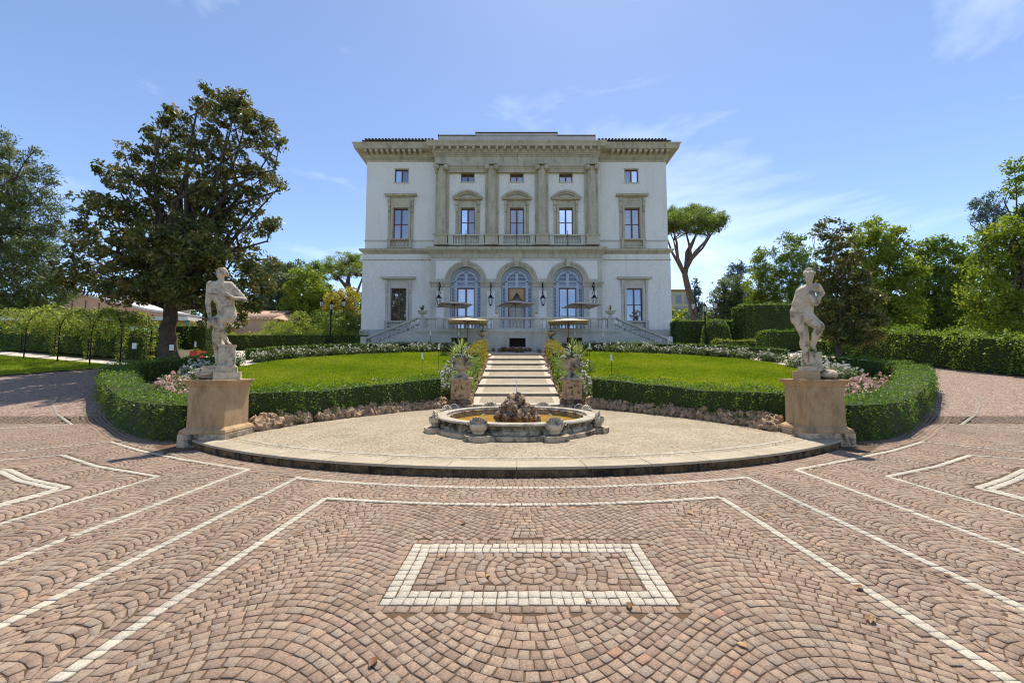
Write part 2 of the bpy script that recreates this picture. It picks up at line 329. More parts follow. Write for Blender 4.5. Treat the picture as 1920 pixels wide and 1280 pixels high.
M['bluecedar'] = leafmat('bluecedar_leaf', [(0, (0.048, 0.080, 0.080)), (.6, (0.096, 0.144, 0.136)), (1, (0.176, 0.224, 0.192))], 0.42)
M['pine'] = leafmat('pine_leaf', [(0, (0.080, 0.120, 0.026)), (.6, (0.160, 0.224, 0.040)), (1, (0.272, 0.320, 0.064))], 0.42)
M['gold'] = leafmat('gold_leaf', [(0, (0.182, 0.169, 0.033)), (.6, (0.351, 0.286, 0.052)), (1, (0.494, 0.377, 0.078))], 0.48)
M['vine'] = leafmat('vine_leaf', [(0, (0.104, 0.143, 0.026)), (.6, (0.221, 0.260, 0.046)), (1, (0.390, 0.403, 0.104))], 0.48)
M['rosegreen'] = leafmat('rosegreen_leaf', [(0, (.05, .08, .02)), (.6, (.11, .15, .04)), (1, (.2, .23, .09))], .3)
M['rosewhite'] = leafmat('rosewhite_petal', [(0, (0.446, 0.418, 0.360)), (1, (0.590, 0.569, 0.518))], .25)
M['rosepink'] = leafmat('rosepink_petal', [(0, (0.496, 0.240, 0.216)), (.5, (0.592, 0.376, 0.328)), (1, (0.656, 0.560, 0.480))], .25)
M['redflower'] = leafmat('redflower_petal', [(0, (0.294, 0.070, 0.056)), (.6, (0.385, 0.175, 0.119)), (1, (0.420, 0.315, 0.210))], .25)
M['yucca'] = leafmat('yucca_leaf', [(0, (.12, .17, .05)), (.6, (.26, .31, .09)), (1, (.42, .44, .17))], .35)
M['dryleaf'] = leafmat('dryleaf', [(0, (.12, .05, .02)), (1, (.4, .25, .08))], .2)

# ------------------------------------------------------------------ foliage
def leaf_arrays(pos, size, aspect=.5, up=None, jit=.35):
    """one lozenge-shaped leaf per position"""
    n = len(pos); size = np.broadcast_to(size, (n,)) * (1 + jit * (rng.random(n) - .5) * 2)
    a = rng.normal(size=(n, 3))
    if up is not None: a = a + np.asarray(up)
    a /= np.linalg.norm(a, axis=1)[:, None] + 1e-9
    b = np.cross(a, rng.normal(size=(n, 3))); b /= np.linalg.norm(b, axis=1)[:, None] + 1e-9
    L = a * size[:, None] * .5; W = b * (size * aspect)[:, None] * .5
    V = np.stack([pos - L, pos + W - L * .1, pos + L, pos - W - L * .1], 1).reshape(-1, 3)
    return V, np.arange(4 * n).reshape(n, 4)
def foliage(name, pos, size, m, parent=None, aspect=.5, up=None, tint=None, **k):
    V, Q = leaf_arrays(pos, size, aspect, up)
    t = rng.random(len(pos)) if tint is None else np.clip(tint + rng.normal(size=len(pos)) * .16, 0, 1)
    return obj(name, big_mesh(name, V, Q, m, np.repeat(t, 4)), parent, **k)
def ball_pts(n, c, r, hollow=.5):
    d = rng.normal(size=(n, 3)); d /= np.linalg.norm(d, axis=1)[:, None]
    return np.asarray(c) + d * (np.asarray(r) * (hollow + (1 - hollow) * rng.random((n, 1)) ** .6))
def curve_pts(a, b, n=6, sag=0, wob=.04):
    a = Vector(a); b = Vector(b); L = (b - a).length; o = []
    for i in range(n + 1):
        t = i / n; p = a.lerp(b, t); p.z += sag * L * 4 * t * (1 - t)
        if 0 < i < n: p += Vector((random.gauss(0, wob * L), random.gauss(0, wob * L), random.gauss(0, wob * L * .6)))
        o.append(p)
    return o
def crown_pts(blobs, per, clump_r, nleaf, hollow=.45, squash=.8):
    """leaf clumps spread through each blob; returns leaf positions, a light/dark tint, clump centres"""
    P_, T_, Cn = [], [], []
    for (c, r) in blobs:
        k = max(3, int(per * (r[0] if hasattr(r, '__len__') else r) ** 2))
        rr = np.array(r if hasattr(r, '__len__') else (r, r, r * .85))
        cc = ball_pts(k, c, rr, hollow)
        for q in cc:
            n = int(nleaf * (.6 + .8 * random.random())); cr_ = clump_r * (.65 + .7 * random.random())
            P_.append(ball_pts(n, q, (cr_, cr_, cr_ * squash), .25)); T_.append(np.full(n, .2 + .6 * random.random() ** 1.2)); Cn.append(q)
    return np.concatenate(P_), np.concatenate(T_), Cn
def tree(name, label, base, trunk_r, fork, blobs, leafm, leaf, per, clump_r, nleaf, bark='bark', group=None, aspect=.5, limbs=1, hollow=.45, trunk_pts=None, twigs=0, up=None):
    """base (x,y,z); fork: point where limbs start; blobs [(centre, radius)]"""
    t = thing(name, label, 'tree', base, 0, group); b = Vector(base)
    tr = MB(); f = Vector(fork) - b
    pts = [Vector(p) - b for p in trunk_pts] if trunk_pts else curve_pts((0, 0, -.2), f, 7, 0, .02)
    n = len(pts); tr.tube(pts, [trunk_r * (1.35 if i == 0 else 1.08 if i == 1 else 1) * (1 - .45 * i / (n - 1)) for i in range(n)], 9)
    tr.build('trunk', M[bark], t, True)
    pos, tint, cn = crown_pts([(Vector(c) - b, r) for c, r in blobs], per, clump_r, nleaf, hollow)
    lm = MB()
    for (c, r) in blobs:
        for _ in range(limbs):
            e = Vector(c) - b + Vector((random.gauss(0, .3), random.gauss(0, .3), 0)) * (r[0] if hasattr(r, '__len__') else r)
            s0 = pts[-1] if random.random() < .6 else pts[max(1, n - 2)]
            lm.tube(curve_pts(s0, e, 5, .06, .05), [trunk_r * .42, trunk_r * .3, trunk_r * .22, trunk_r * .14, trunk_r * .085, trunk_r * .04], 6)
    for q in random.sample(cn, min(len(cn), twigs)):
        q = Vector(q); c = min(blobs, key=lambda s: (Vector(s[0]) - b - q).length)
        lm.tube(curve_pts(Vector(c[0]) - b, q, 3, .05, .06), [trunk_r * .1, trunk_r * .08, trunk_r * .05, trunk_r * .03], 4)
    if lm.v: lm.build('limbs', M[bark], t, True)
    foliage('crown', pos, leaf, M[leafm], t, aspect, up, tint)
    return t
def px_blobs(lst, Y):
    """blobs measured in the photograph (u, v, r pixels, depth offset) turned into metres at distance Y"""
    o = []
    for u, v, r, dy in lst:
        x, z = P(u, v, Y + dy); o.append(((x, Y + dy, z), r * (Y + dy) / FPX))
    return o
def path_pts(poly, step=.25):
    o = []
    for a, b in zip(poly[:-1], poly[1:]):
        a = np.array(a, float); b = np.array(b, float); k = max(1, int(np.linalg.norm(b - a) / step))
        for i in range(k): o.append(a + (b - a) * i / k)
    o.append(np.array(poly[-1], float)); return np.array(o)
def smooth_poly(poly, n=8):
    """Catmull-Rom through the given points"""
    p = [np.array(a, float) for a in poly]; p = [2 * p[0] - p[1]] + p + [2 * p[-1] - p[-2]]; o = []
    for i in range(1, len(p) - 2):
        for k in range(n):
            t = k / n
            o.append(.5 * ((2 * p[i]) + (-p[i - 1] + p[i + 1]) * t + (2 * p[i - 1] - 5 * p[i] + 4 * p[i + 1] - p[i + 2]) * t * t + (-p[i - 1] + 3 * p[i] - 3 * p[i + 1] + p[i + 2]) * t ** 3))
    o.append(p[-2]); return np.array(o)
def hedge(name, label, poly, width, height, leafm, leaf=.055, dens=330, zoff=0, group=None, bumps=.05, wild=.05, cat='hedge', tint=.45, hvar=None):
    """clipped hedge along a polyline on the terrain: inner twig mass and a skin of leaves"""
    pts = path_pts(poly, .3); n = len(pts)
    tan = np.gradient(pts, axis=0); tan /= np.linalg.norm(tan, axis=1)[:, None]; nor = np.stack([tan[:, 1], -tan[:, 0]], 1)
    base = np.array([T(p[0], p[1]) + zoff for p in pts]); o0 = (float(pts[n // 2][0]), float(pts[n // 2][1]), float(base[n // 2]))
    hh = np.array([height * (hvar(i / (n - 1)) if hvar else 1) for i in range(n)])
    t = thing(name, label, cat, o0, 0, group); core = MB(); w2 = width / 2 - .03
    sec = [(-w2, 0), (-w2, 1), (w2, 1), (w2, 0)]; vs = []; fs = []
    for i in range(n):
        for a, h in sec: vs.append((pts[i][0] + nor[i][0] * a - o0[0], pts[i][1] + nor[i][1] * a - o0[1], base[i] + (h * (hh[i] - .05)) - o0[2]))
    for i in range(n - 1):
        for k in range(4): fs.append((4 * i + k, 4 * i + (k + 1) % 4, 4 * i + 4 + (k + 1) % 4, 4 * i + 4 + k))
    fs += [(0, 1, 2, 3), (4 * n - 1, 4 * n - 2, 4 * n - 3, 4 * n - 4)]
    core.add(vs, fs); core.build('twigs', M['hedgecore'], t)
    seg = np.linalg.norm(np.diff(pts, axis=0), axis=1).sum(); per = 2 * height + width
    m = int(seg * per * dens); s = rng.random(m) * (n - 1); i0 = np.minimum(s.astype(int), n - 2); fr = s - i0
    q = rng.random(m) * per; c = pts[i0] * (1 - fr)[:, None] + pts[i0 + 1] * fr[:, None]; nn = nor[i0]; H = hh[i0]
    zb = base[i0] * (1 - fr) + base[i0 + 1] * fr
    sc = H / height
    side = np.where(q < height, -1, np.where(q > height + width, 1, 0))
    lat = np.where(side == -1, -width / 2, np.where(side == 1, width / 2, q - height - width / 2)); zz = np.where(side == -1, q * sc, np.where(side == 1, (per - q) * sc, H))
    ph = rng.random(4) * 6
    wv = bumps * (np.sin(s * .9 + ph[0]) + np.sin(s * 2.3 + zz * 4 + ph[1]) + .6 * np.sin(s * 5.1 + ph[2] + zz * 3))
    j = rng.normal(size=(m, 3)) * wild
    X = c + nn * (lat + np.sign(lat) * wv * (side != 0) + j[:, 0])[:, None] + (pts[i0 + 1] - pts[i0]) * j[:, 1][:, None]
    Z = zb + zz + np.where(side == 0, wv, 0) + np.abs(j[:, 2]) * np.where(side == 0, 1, 0) + j[:, 2] * (side != 0) * .5
    pos = np.column_stack([X, np.maximum(Z, zb + .01)]) - np.array(o0)
    ec = []
    for i, dr in ((0, -1), (n - 1, 1)):
        k = int(width * hh[i] * dens); la = (rng.random(k) - .5) * width; zz2 = rng.random(k) * hh[i]; q2 = pts[i] + nor[i] * la[:, None] + tan[i] * (dr * (.03 + rng.random((k, 1)) * .08)); ec.append(np.column_stack([q2, base[i] + zz2]) - np.array(o0))
    pos = np.concatenate([pos] + ec); tw = tint + .22 * np.sin(pos[:, 0] * 1.7 + ph[3]) * np.sin(pos[:, 1] * 1.3 + ph[0])
    foliage('leaves', pos, leaf, M[leafm], t, .6, None, tw)
    return t

# ------------------------------------------------------------------ terrain and paving
def sheet(name, poly, mname, zoff, step=.6, kind='structure', zfun=None):
    """flat-lying region following the terrain: strips along x between the outline's crossings at each y"""
    p = np.array(poly, float); y0, y1 = p[:, 1].min(), p[:, 1].max(); ny = max(2, int((y1 - y0) / step)); rows = []
    for i in range(ny + 1):
        y = y0 + (y1 - y0) * min(max(i / ny, 1e-4), 1 - 1e-4); xs = []
        for a, b in zip(p, np.roll(p, -1, 0)):
            if (a[1] <= y) != (b[1] <= y): xs.append(a[0] + (b[0] - a[0]) * (y - a[1]) / (b[1] - a[1]))
        rows.append((y, min(xs), max(xs)))
    nx = max(2, int(max(r[2] - r[1] for r in rows) / (step * 1.6))); V = []; Q = []
    for y, a, b in rows:
        for k in range(nx + 1):
            x = a + (b - a) * k / nx; V.append((x, y, (zfun or T)(x, y) + zoff))
    for i in range(ny):
        for k in range(nx): q = i * (nx + 1) + k; Q.append((q, q + 1, q + nx + 2, q + nx + 1))
    me = big_mesh(name, V, Q, M[mname]); me.polygons.foreach_set('use_smooth', np.ones(len(me.polygons), bool))
    return obj(name, me, kind=kind)
def ground():
    ax = sorted(set([-1500, -700, -350, -180, -110] + list(range(-80, 81, 3)) + [110, 180, 350, 700, 1500])); ay = [-1500, -600, -250, -100, -50, -20] + [i * 1.5 - 10 for i in range(60)] + [90, 105, 140, 220, 400, 800, 1500]
    V = [(x, y, T(x, y) - .07) for y in ay for x in ax]; n = len(ax)
    Q = [(j * n + i, j * n + i + 1, j * n + n + i + 1, j * n + n + i) for j in range(len(ay) - 1) for i in range(n - 1)]
    obj('ground', big_mesh('ground', V, Q, M['farground']), kind='structure')
ground()
PC = (0, 17.3); PR = 11.15                                   # centre and radius of the terrace's front edge
HEDGE_L = [(-7.4, 9.5), (-8.8, 10.05), (-11.0, 11.8), (-13.2, 13.5), (-15.0, 15.1), (-16.4, 16.4), (-17.0, 17.5), (-16.9, 18.6), (-16.2, 19.6), (-15.4, 20.4)]
HEDGE_R = [(-x, y) for x, y in HEDGE_L]
HL = smooth_poly(HEDGE_L, 6); HR = smooth_poly(HEDGE_R, 6)
pav = sheet('plaza_paving', [(-40, -7), (40, -7), (40, 12.8), (-40, 12.8)], 'joint', -.0065, .4, zfun=lambda x, y: T(x, y) - .05 * min(1, max(0, (y - 11.3) / .4)))
sheet('paved_drive', [(-40, 12.75), (40, 12.75), (40, 19), (24, 26), (10, 30), (-10, 30), (-24, 26), (-40, 19)], 'far_setts', 0.0, .7)

def build_setts():
    Qs = []; kind = []          # quads (4x2), 0 red / 1 white
    hp = [path_pts(HL, .2), path_pts(HR, .2)]
    def hd(x, y):
        a = hp[0] if x < 0 else hp[1]; return float(np.sqrt(((a - (x, y)) ** 2).sum(1).min()))
    W = .086
    lines = []
    cx = .09
    def arc(r, x0, x1, n=24): return [(x, PC[1] - math.sqrt(r * r - x * x)) for x in np.linspace(x0, x1, n)]
    for sg in (-1, 1):
        X = lambda a: cx + sg * a
        lines += [[(X(2.53), .6), (X(2.53), 5.22)], [(X(3.41), .6), (X(3.41), 6.2)],
                  [(X(4.47), .8), (X(4.47), 6.62), (sg * 6.0, 7.32), (sg * 7.6, 8.15), (sg * 9.15, 9.1), (sg * 10.14, 7.94), (sg * 11.8, 6.0), (sg * 14, 3.4)],
                  [(X(5.58), 1), (X(5.58), 6.22), (sg * 7.1, 6.85), (sg * 8.66, 7.72), (sg * 9.31, 7.31), (sg * 10.9, 6.2), (sg * 14.5, 3.6)],
                  [(X(6.3), 2), (X(6.3), 5.64), (sg * 7.3, 6.08), (sg * 8.35, 6.66), (sg * 9.4, 6.0), (sg * 12, 4.2)],
                  [(X(6.392), 2), (X(6.392), 5.575), (sg * 7.345, 5.995), (sg * 8.345, 6.552), (sg * 9.355, 5.915), (sg * 11.95, 4.1)],
                  [(sg * 17.5, 15.3), (sg * 16.4, 14.2), (sg * 15.0, 13.1), (sg * 13.13, 11.9), (sg * 14.17, 11.06), (sg * 17, 8.8)]]
    lines += [arc(PR + .51, cx - 3.41, cx + 3.41), arc(PR + 1.19, cx - 2.53, cx + 2.53)]
    RX0, RX1, RY0, RY1 = -.965, 1.145, 2.9, 3.87
    w2 = .085
    for d in (0, w2 + .004):
        a, b, c, e = RX0 + w2 / 2 + d, RX1 - w2 / 2 - d, RY0 + w2 / 2 + d, RY1 - w2 / 2 - d
        lines += [[(a - w2 / 2, c), (b + w2 / 2, c)], [(a - w2 / 2, e), (b + w2 / 2, e)], [(a, c + w2 / 2), (a, e - w2 / 2)], [(b, c + w2 / 2), (b, e - w2 / 2)]]
    segs = []
    for li, L in enumerate(lines):
        wd = w2 if li >= len(lines) - 8 else W
        L = [np.array(q, float) for q in L]
        for a, b in zip(L[:-1], L[1:]):
            ln = np.linalg.norm(b - a); d = (b - a) / ln; nn = np.array((d[1], -d[0])); k = max(1, int(round(ln / .081))); segs.append((a, b, wd))
            st = np.linspace(0, ln, k + 1)
            st[1:-1] += rng.normal(size=max(0, k - 1)) * .006
            for i in range(k):
                p0 = a + d * (st[i] + .003); p1 = a + d * (st[i + 1] - .003); j = rng.normal(size=(4, 2)) * .0018
                Qs.append(np.array([p0 - nn * (wd / 2 - .003), p1 - nn * (wd / 2 - .003), p1 + nn * (wd / 2 - .003), p0 + nn * (wd / 2 - .003)]) + j); kind.append(1)
    SA = np.array([s[0] for s in segs]); SB = np.array([s[1] for s in segs]); SW = np.array([s[2] for s in segs])
    def near_line(x, y, extra=.036):
        p = np.array((x, y)); d = SB - SA; t = np.clip(((p - SA) * d).sum(1) / (d ** 2).sum(1), 0, 1); q = SA + d * t[:, None]
        return bool((np.sqrt(((q - p) ** 2).sum(1)) < SW / 2 + extra).any())
    def in_view(x, y): return y < 12.9 and y > 1.55 and abs(x) < 1.36 * y + .75
    s = .081
    def ok(x, y, rect=True, ringr=None):
        if not in_view(x, y): return False
        rr = math.hypot(x - PC[0], y - PC[1])
        if abs(x) < 8.2 and rr < PR + (.50 if abs(x) < 3.5 else .48): return False
        if abs(x) > 6.9 and y > 8.2:
            if hd(x, y) < 1.0: return False
            if inside_garden(x, y): return False
        if rect and RX0 - s * .5 < x < RX1 + s * .5 and RY0 - s * .5 < y < RY1 + s * .5: return False
        return not near_line(x, y)
    def inside_garden(x, y):
        a = hp[0] if x < 0 else hp[1]; i = np.argmin(((a - (x, y)) ** 2).sum(1)); q = a[i]
        return y > q[1] and abs(x) < abs(q[0]) + .01
    def add(q, test=True, rect=True, jit=.004):
        q = np.array(q, float); c = q.mean(0)
        if test and not ok(c[0], c[1], rect): return
        q = c + (q - c) * (1 - .0042 / max(.03, .5 * np.sqrt(abs(np.cross(q[2] - q[0], q[3] - q[1])) / 2))) + rng.normal(size=(4, 2)) * jit * .75
        Qs.append(q); kind.append(0)
    def fan(x0, x1, y0, y1, sag, fmap=None, test=True, rect=True, edge=1):
        for e in range(edge):                            # straight rows against the lines
            for xa in (x0 + e * s, x1 - (e + 1) * s):
                y = y0
                while y < y1:
                    dl = s * random.uniform(.85, 1.25); q = [(xa, y), (xa + s, y), (xa + s, y + dl), (xa, y + dl)]
                    add([fmap(*a) for a in q] if fmap else q, test, rect); y += dl
        a0, a1 = x0 + edge * s, x1 - edge * s; xm = (a0 + a1) / 2; hw = (a1 - a0) / 2; sg = 1 if sag > 0 else -1; sa = abs(sag); Rr = (hw * hw + sa * sa) / (2 * sa)
        f = lambda x: sg * (math.sqrt(max(0, Rr * Rr - (x - xm) ** 2)) - (Rr - sa))
        def th(x): return math.asin(max(-1, min(1, -(x - xm) / Rr))) * sg
        k0 = int(math.floor((y0 - sa) / s)) - 1; k1 = int((y1 + sa) / s) + 1
        for k in range(k0, k1):
            x = a0; yb = k * s; ed = [a0]
            while x < a1 - .5 * s * math.cos(th(x)):
                x += s * random.uniform(.78, 1.3) * max(.45, math.cos(th(x))); ed.append(min(x, a1))
            ed[-1] = a1
            for xa, xb in zip(ed[:-1], ed[1:]):
                if xb - xa < .02: continue
                def top(x):
                    t_ = th(x); xx = min(max(x - math.sin(t_) * math.cos(t_) * s, a0), a1); return (xx, f(xx) + yb + s)
                q = [(xa, f(xa) + yb), (xb, f(xb) + yb), top(xb), top(xa)]; cyy = sum(a[1] for a in q) / 4
                if not (y0 < cyy < y1): continue
                add([fmap(*a) for a in q] if fmap else q, test, rect)
    # middle panel: continuous waves of courses between straight rows at the lines
    def wave(x0, x1, y0, y1, A, half):
        for e in range(2):
            for xa in (x0 + e * s, x1 - (e + 1) * s):
                y = y0
                while y < y1:
                    dl = s * random.uniform(.85, 1.25); add([(xa, y), (xa + s, y), (xa + s, y + dl), (xa, y + dl)]); y += dl
        a0, a1 = x0 + 2 * s, x1 - 2 * s; f = lambda x: -A * math.cos(math.pi * (x - cx) / half) * (1 if abs(x - cx) < 1.5 * half else 1); th = lambda x: math.atan(A * math.pi / half * math.sin(math.pi * (x - cx) / half))
        for k in range(int((y0 - A) / s) - 1, int((y1 + A) / s) + 1):
            x = a0; yb = k * s; ed = [a0]
            while x < a1 - .5 * s: x += s * random.uniform(.78, 1.3) * max(.5, math.cos(th(x))); ed.append(min(x, a1))
            ed[-1] = a1
            for xa, xb in zip(ed[:-1], ed[1:]):
                if xb - xa < .02: continue
                def top(x): t_ = th(x); xx = min(max(x - math.sin(t_) * math.cos(t_) * s, a0), a1); return (xx, f(xx) + yb + s)
                q = [(xa, f(xa) + yb), (xb, f(xb) + yb), top(xb), top(xa)]; cyy = sum(a_[1] for a_ in q) / 4
                if y0 < cyy < y1 and not (RX0 - .08 < (xa + xb) / 2 < RX1 + .08 and RY0 - .105 < cyy < RY1 + .105): add(q)
    wave(cx - 2.48, cx + 2.48, 1.2, 5.2, .46, 1.66)
    for xx_ in (RX0 - .045, RX1 + .045):
        y = RY0 - .05
        while y < RY1 + .05: dl = s * random.uniform(.9, 1.2); add([(xx_ - s / 2, y), (xx_ + s / 2, y), (xx_ + s / 2, y + dl), (xx_ - s / 2, y + dl)], False); y += dl
    for y in (RY0 - .047, RY1 + .045):
        x = RX0 - .05
        while x < RX1 + .05:
            dl = s * random.uniform(.9, 1.2); add([(x, y - s / 2), (x + dl, y - s / 2), (x + dl, y + s / 2), (x, y + s / 2)], False); x += dl
    # inside the white frame: straight rows, then rings
    ix0, ix1, iy0, iy1 = RX0 + .18, RX1 - .18, RY0 + .18, RY1 - .18
    for y in (iy0, iy1 - .08):
        x = ix0
        while x < ix1 - .04:
            dl = min(s * random.uniform(.9, 1.2), ix1 - x); add([(x, y), (x + dl, y), (x + dl, y + .08), (x, y + .08)], False); x += dl
    for x in (ix0, ix1 - .08, ix0 + .083, ix1 - .163):
        y = iy0 + .083
        while y < iy1 - .12:
            dl = min(s * random.uniform(.9, 1.2), iy1 - .083 - y); add([(x, y), (x + .08, y), (x + .08, y + dl), (x, y + dl)], False); y += dl
    ccx, ccy = (ix0 + ix1) / 2 + .03, (iy0 + iy1) / 2
    add([(ccx - .05, ccy - .05), (ccx + .05, ccy - .05), (ccx + .05, ccy + .05), (ccx - .05, ccy + .05)], False)
    for k in range(1, 14):
        r0, r1 = .055 + (k - 1) * .08, .055 + k * .08; n = max(6, int(2 * math.pi * (r0 + r1) / 2 / .092)); o = random.random()
        for i in range(n):
            a, b = 2 * math.pi * (i + o) / n, 2 * math.pi * (i + 1 + o) / n
            q = [(ccx + r0 * math.cos(a), ccy + r0 * math.sin(a)), (ccx + r0 * math.cos(b), ccy + r0 * math.sin(b)), (ccx + r1 * math.cos(b), ccy + r1 * math.sin(b)), (ccx + r1 * math.cos(a), ccy + r1 * math.sin(a))]
            mxx, myy = sum(p[0] for p in q) / 4, sum(p[1] for p in q) / 4
            if ix0 + .155 < mxx < ix1 - .155 and iy0 + .075 < myy < iy1 - .075: add(q[::-1], False, jit=.006)
    # strips outside
    for sg in (-1, 1):
        ex = [2.58, 3.36, 4.42, 5.53]
        for a, b in [(2.58, 3.36), (3.46, 4.42), (4.52, 5.53)]:
            fan(cx + sg * a if sg > 0 else cx - b, cx + b if sg > 0 else cx - a, 1.6, 9.4, .26 * (b - a) + .06)
        x = 5.63; 
        while x < 18:
            fan(cx + x if sg > 0 else cx - x - 1.15, cx + x + 1.15 if sg > 0 else cx - x, 3.2, 12.9, .34, edge=0); x += 1.15
    for sg in (-1, 1):                                   # straight rows where the lines have ended
        for xe_, y0_ in ((2.53, 5.25), (3.41, 6.2), (4.47, 6.6), (5.58, 6.2)):
            y = y0_
            while y < (9.3 if xe_ < 5 else 12.8): dl = s * random.uniform(.9, 1.2); xx_ = cx + sg * xe_; add([(xx_ - .055, y), (xx_ + .055, y), (xx_ + .055, y + dl), (xx_ - .055, y + dl)]); y += dl
    # rows round the terrace, fans between the two curved lines, rows round the hedge
    def polar(r, l): a = l / 11.9; return (math.sin(a) * r, PC[1] - math.cos(a) * r)
    for k in range(5):
        r0 = PR + .02 + k * .09; a = -.62
        while a < .62:
            da = s * random.uniform(.9, 1.3) / r0
            add([(math.sin(t_) * r_, PC[1] - math.cos(t_) * r_) for r_, t_ in ((r0 + .09, a), (r0 + .09, a + da), (r0, a + da), (r0, a))], False, jit=.003); a += da
    fan(PR + .56, PR + 1.14, -2.9, 2.9, .17, lambda r, l: polar(r, -l)[:2], False, False, edge=0)
    for hpoly in (HL, HR):
        pp = path_pts(hpoly, .09); tn = np.gradient(pp, axis=0); tn /= np.linalg.norm(tn, axis=1)[:, None]; sgn = -1 if hpoly is HL else 1
        nr = np.stack([tn[:, 1], -tn[:, 0]], 1) * (1 if hpoly is HR else -1)
        if (nr[5] @ np.array((0, -1))) < 0: nr = -nr
        for k in range(7):
            d0 = .36 + k * .09
            for i in range(0, len(pp) - 1):
                q = [pp[i] + nr[i] * d0, pp[i + 1] + nr[i + 1] * d0, pp[i + 1] + nr[i + 1] * (d0 + .09), pp[i] + nr[i] * (d0 + .09)]
                c = np.mean(q, 0)
                if in_view(*c) and math.hypot(c[0], c[1] - PC[1]) > PR + .05 and not near_line(*c) and c[1] < 12.9 and not (abs(c[0]) < 7.3 and c[1] > 8.3): add(q, False, jit=.004)
    Q = np.array(Qs); kind = np.array(kind)
    # consistent winding
    ar = np.cross(Q[:, 1] - Q[:, 0], Q[:, 2] - Q[:, 0]) + np.cross(Q[:, 2] - Q[:, 0], Q[:, 3] - Q[:, 0]); Q[ar < 0] = Q[ar < 0][:, ::-1]; good = abs(ar) > .0012; Q = Q[good]; kind = kind[good]
    n = len(Q); c = Q.mean(1, keepdims=True)
    z = rng.normal(size=(n, 1)) * .0012 + np.where(kind == 1, .002, 0)[:, None]; tilt = rng.normal(size=(n, 4)) * .0009
    Tz = np.vectorize(T)(c[:, 0, 0], c[:, 0, 1])[:, None]
    top = np.concatenate([c + (Q - c) * .955, (z + tilt + Tz)[..., None]], 2)
    mid = np.concatenate([Q, (z - .0032 + tilt * .9 + Tz)[..., None]], 2)
    bot = np.concatenate([Q, np.broadcast_to(Tz - .03, (n, 4))[..., None]], 2)
    V = np.concatenate([top, mid, bot], 1)               # n,12,3
    F = [(0, 1, 2, 3)]
    for k in range(4): j = (k + 1) % 4; F += [(4 + k, 4 + j, j, k), (8 + k, 8 + j, 4 + j, 4 + k)]
    F = np.array(F)
    tint = np.clip(rng.beta(2.0, 2.0, n), 0, 1)
    dist = np.hypot(c[:, 0, 0], c[:, 0, 1])
    for kd, nm, mt in ((0, 'sett', 'sett'), (1, 'white_sett', 'whitesett')):
        ids = np.where(kind == kd)[0]; vis = (abs(c[ids, 0, 0]) < 1.27 * c[ids, 0, 1]) & (c[ids, 0, 1] > 2.22)
        cand = ids[vis]; near = cand[np.argsort(dist[cand])][:300]; ns = set(near.tolist())
        for i in near:
            o = c[i, 0]; v = V[i] - np.array((o[0], o[1], 0)); v = v.reshape(12, 3)
            obj(nm, big_mesh(nm, v, F, M[mt], np.full(12, tint[i])), pav, (float(o[0]), float(o[1]), 0))
        rest = np.array([i for i in ids if i not in ns])
        me = big_mesh(nm + 's', V[rest].reshape(-1, 3), (F[None] + (np.arange(len(rest)) * 12)[:, None, None]).reshape(-1, 4), M[mt], np.repeat(tint[rest], 12))
        obj('red_setts' if kd == 0 else 'white_line_setts', me, pav, kind='stuff')
    print('setts', n)
build_setts()

# ------------------------------------------------------------------ fountain terrace (kerb, gravel, fountain)
PZ = .15
def circ(cx, cy, r, a0, a1, n): return [(cx + r * math.sin(R(a0 + (a1 - a0) * i / n)), cy - r * math.cos(R(a0 + (a1 - a0) * i / n))) for i in range(n + 1)]
FC = (0, 10.35)                                              # fountain centre
ter = thing('fountain_terrace', 'raised gravel terrace with a curved stone kerb around the fountain', 'terrace', (0, 0, 0))
front = circ(*PC, PR - .02, -38.5, 38.5, 60)
back = [(6.4, 9.6), (6.15, 10.4), (5.75, 11.3), (5.2, 12.2), (4.6, 13.1), (3.9, 14.0), (3.1, 14.9), (2.6, 15.35), (-2.6, 15.35), (-3.1, 14.9), (-3.9, 14.0), (-4.6, 13.1), (-5.2, 12.2), (-5.75, 11.3), (-6.15, 10.4), (-6.4, 9.6)]
MB().slab([(x, y + .02) for x, y in front] + back, -.04, PZ - .004).build('gravel_bed', M['gravel'], ter)
def ring_piece(name, m, r0, r1, a0, a1, z0, z1, parent, n=6, c=PC, bev=.012):
    pts = circ(*c, r0, a0, a1, n) + circ(*c, r1, a1, a0, n)
    b = MB(); k = len(pts); ctr = np.mean(pts, 0)
    vs = [(x, y, z0) for x, y in pts] + [(x, y, z1 - bev) for x, y in pts] + [(x + (ctr[0] - x) * bev / 1.2, y + (ctr[1] - y) * bev / .25 * .25, z1) for x, y in pts]
    fs = [tuple(range(k - 1, -1, -1)), tuple(range(2 * k, 3 * k))]
    for i in range(k):
        j = (i + 1) % k; fs += [(i, j, k + j, k + i), (k + i, k + j, 2 * k + j, 2 * k + i)]
    b.add(vs, fs); return b.build(name, m, parent, 30)
nk = 14
for i in range(nk):
    a0 = -38.5 + 77 * i / nk; a1 = a0 + 77 / nk
    ring_piece('kerb_stone', M['kerbstone'], PR, PR - .42, a0 + .03, a1 - .03, PZ - .035, PZ + .004, ter)
ring_piece('kerb_face', M['kerbface'], PR - .035, PR - .3, -38.5, 38.5, -.05, PZ - .036, ter, 60)
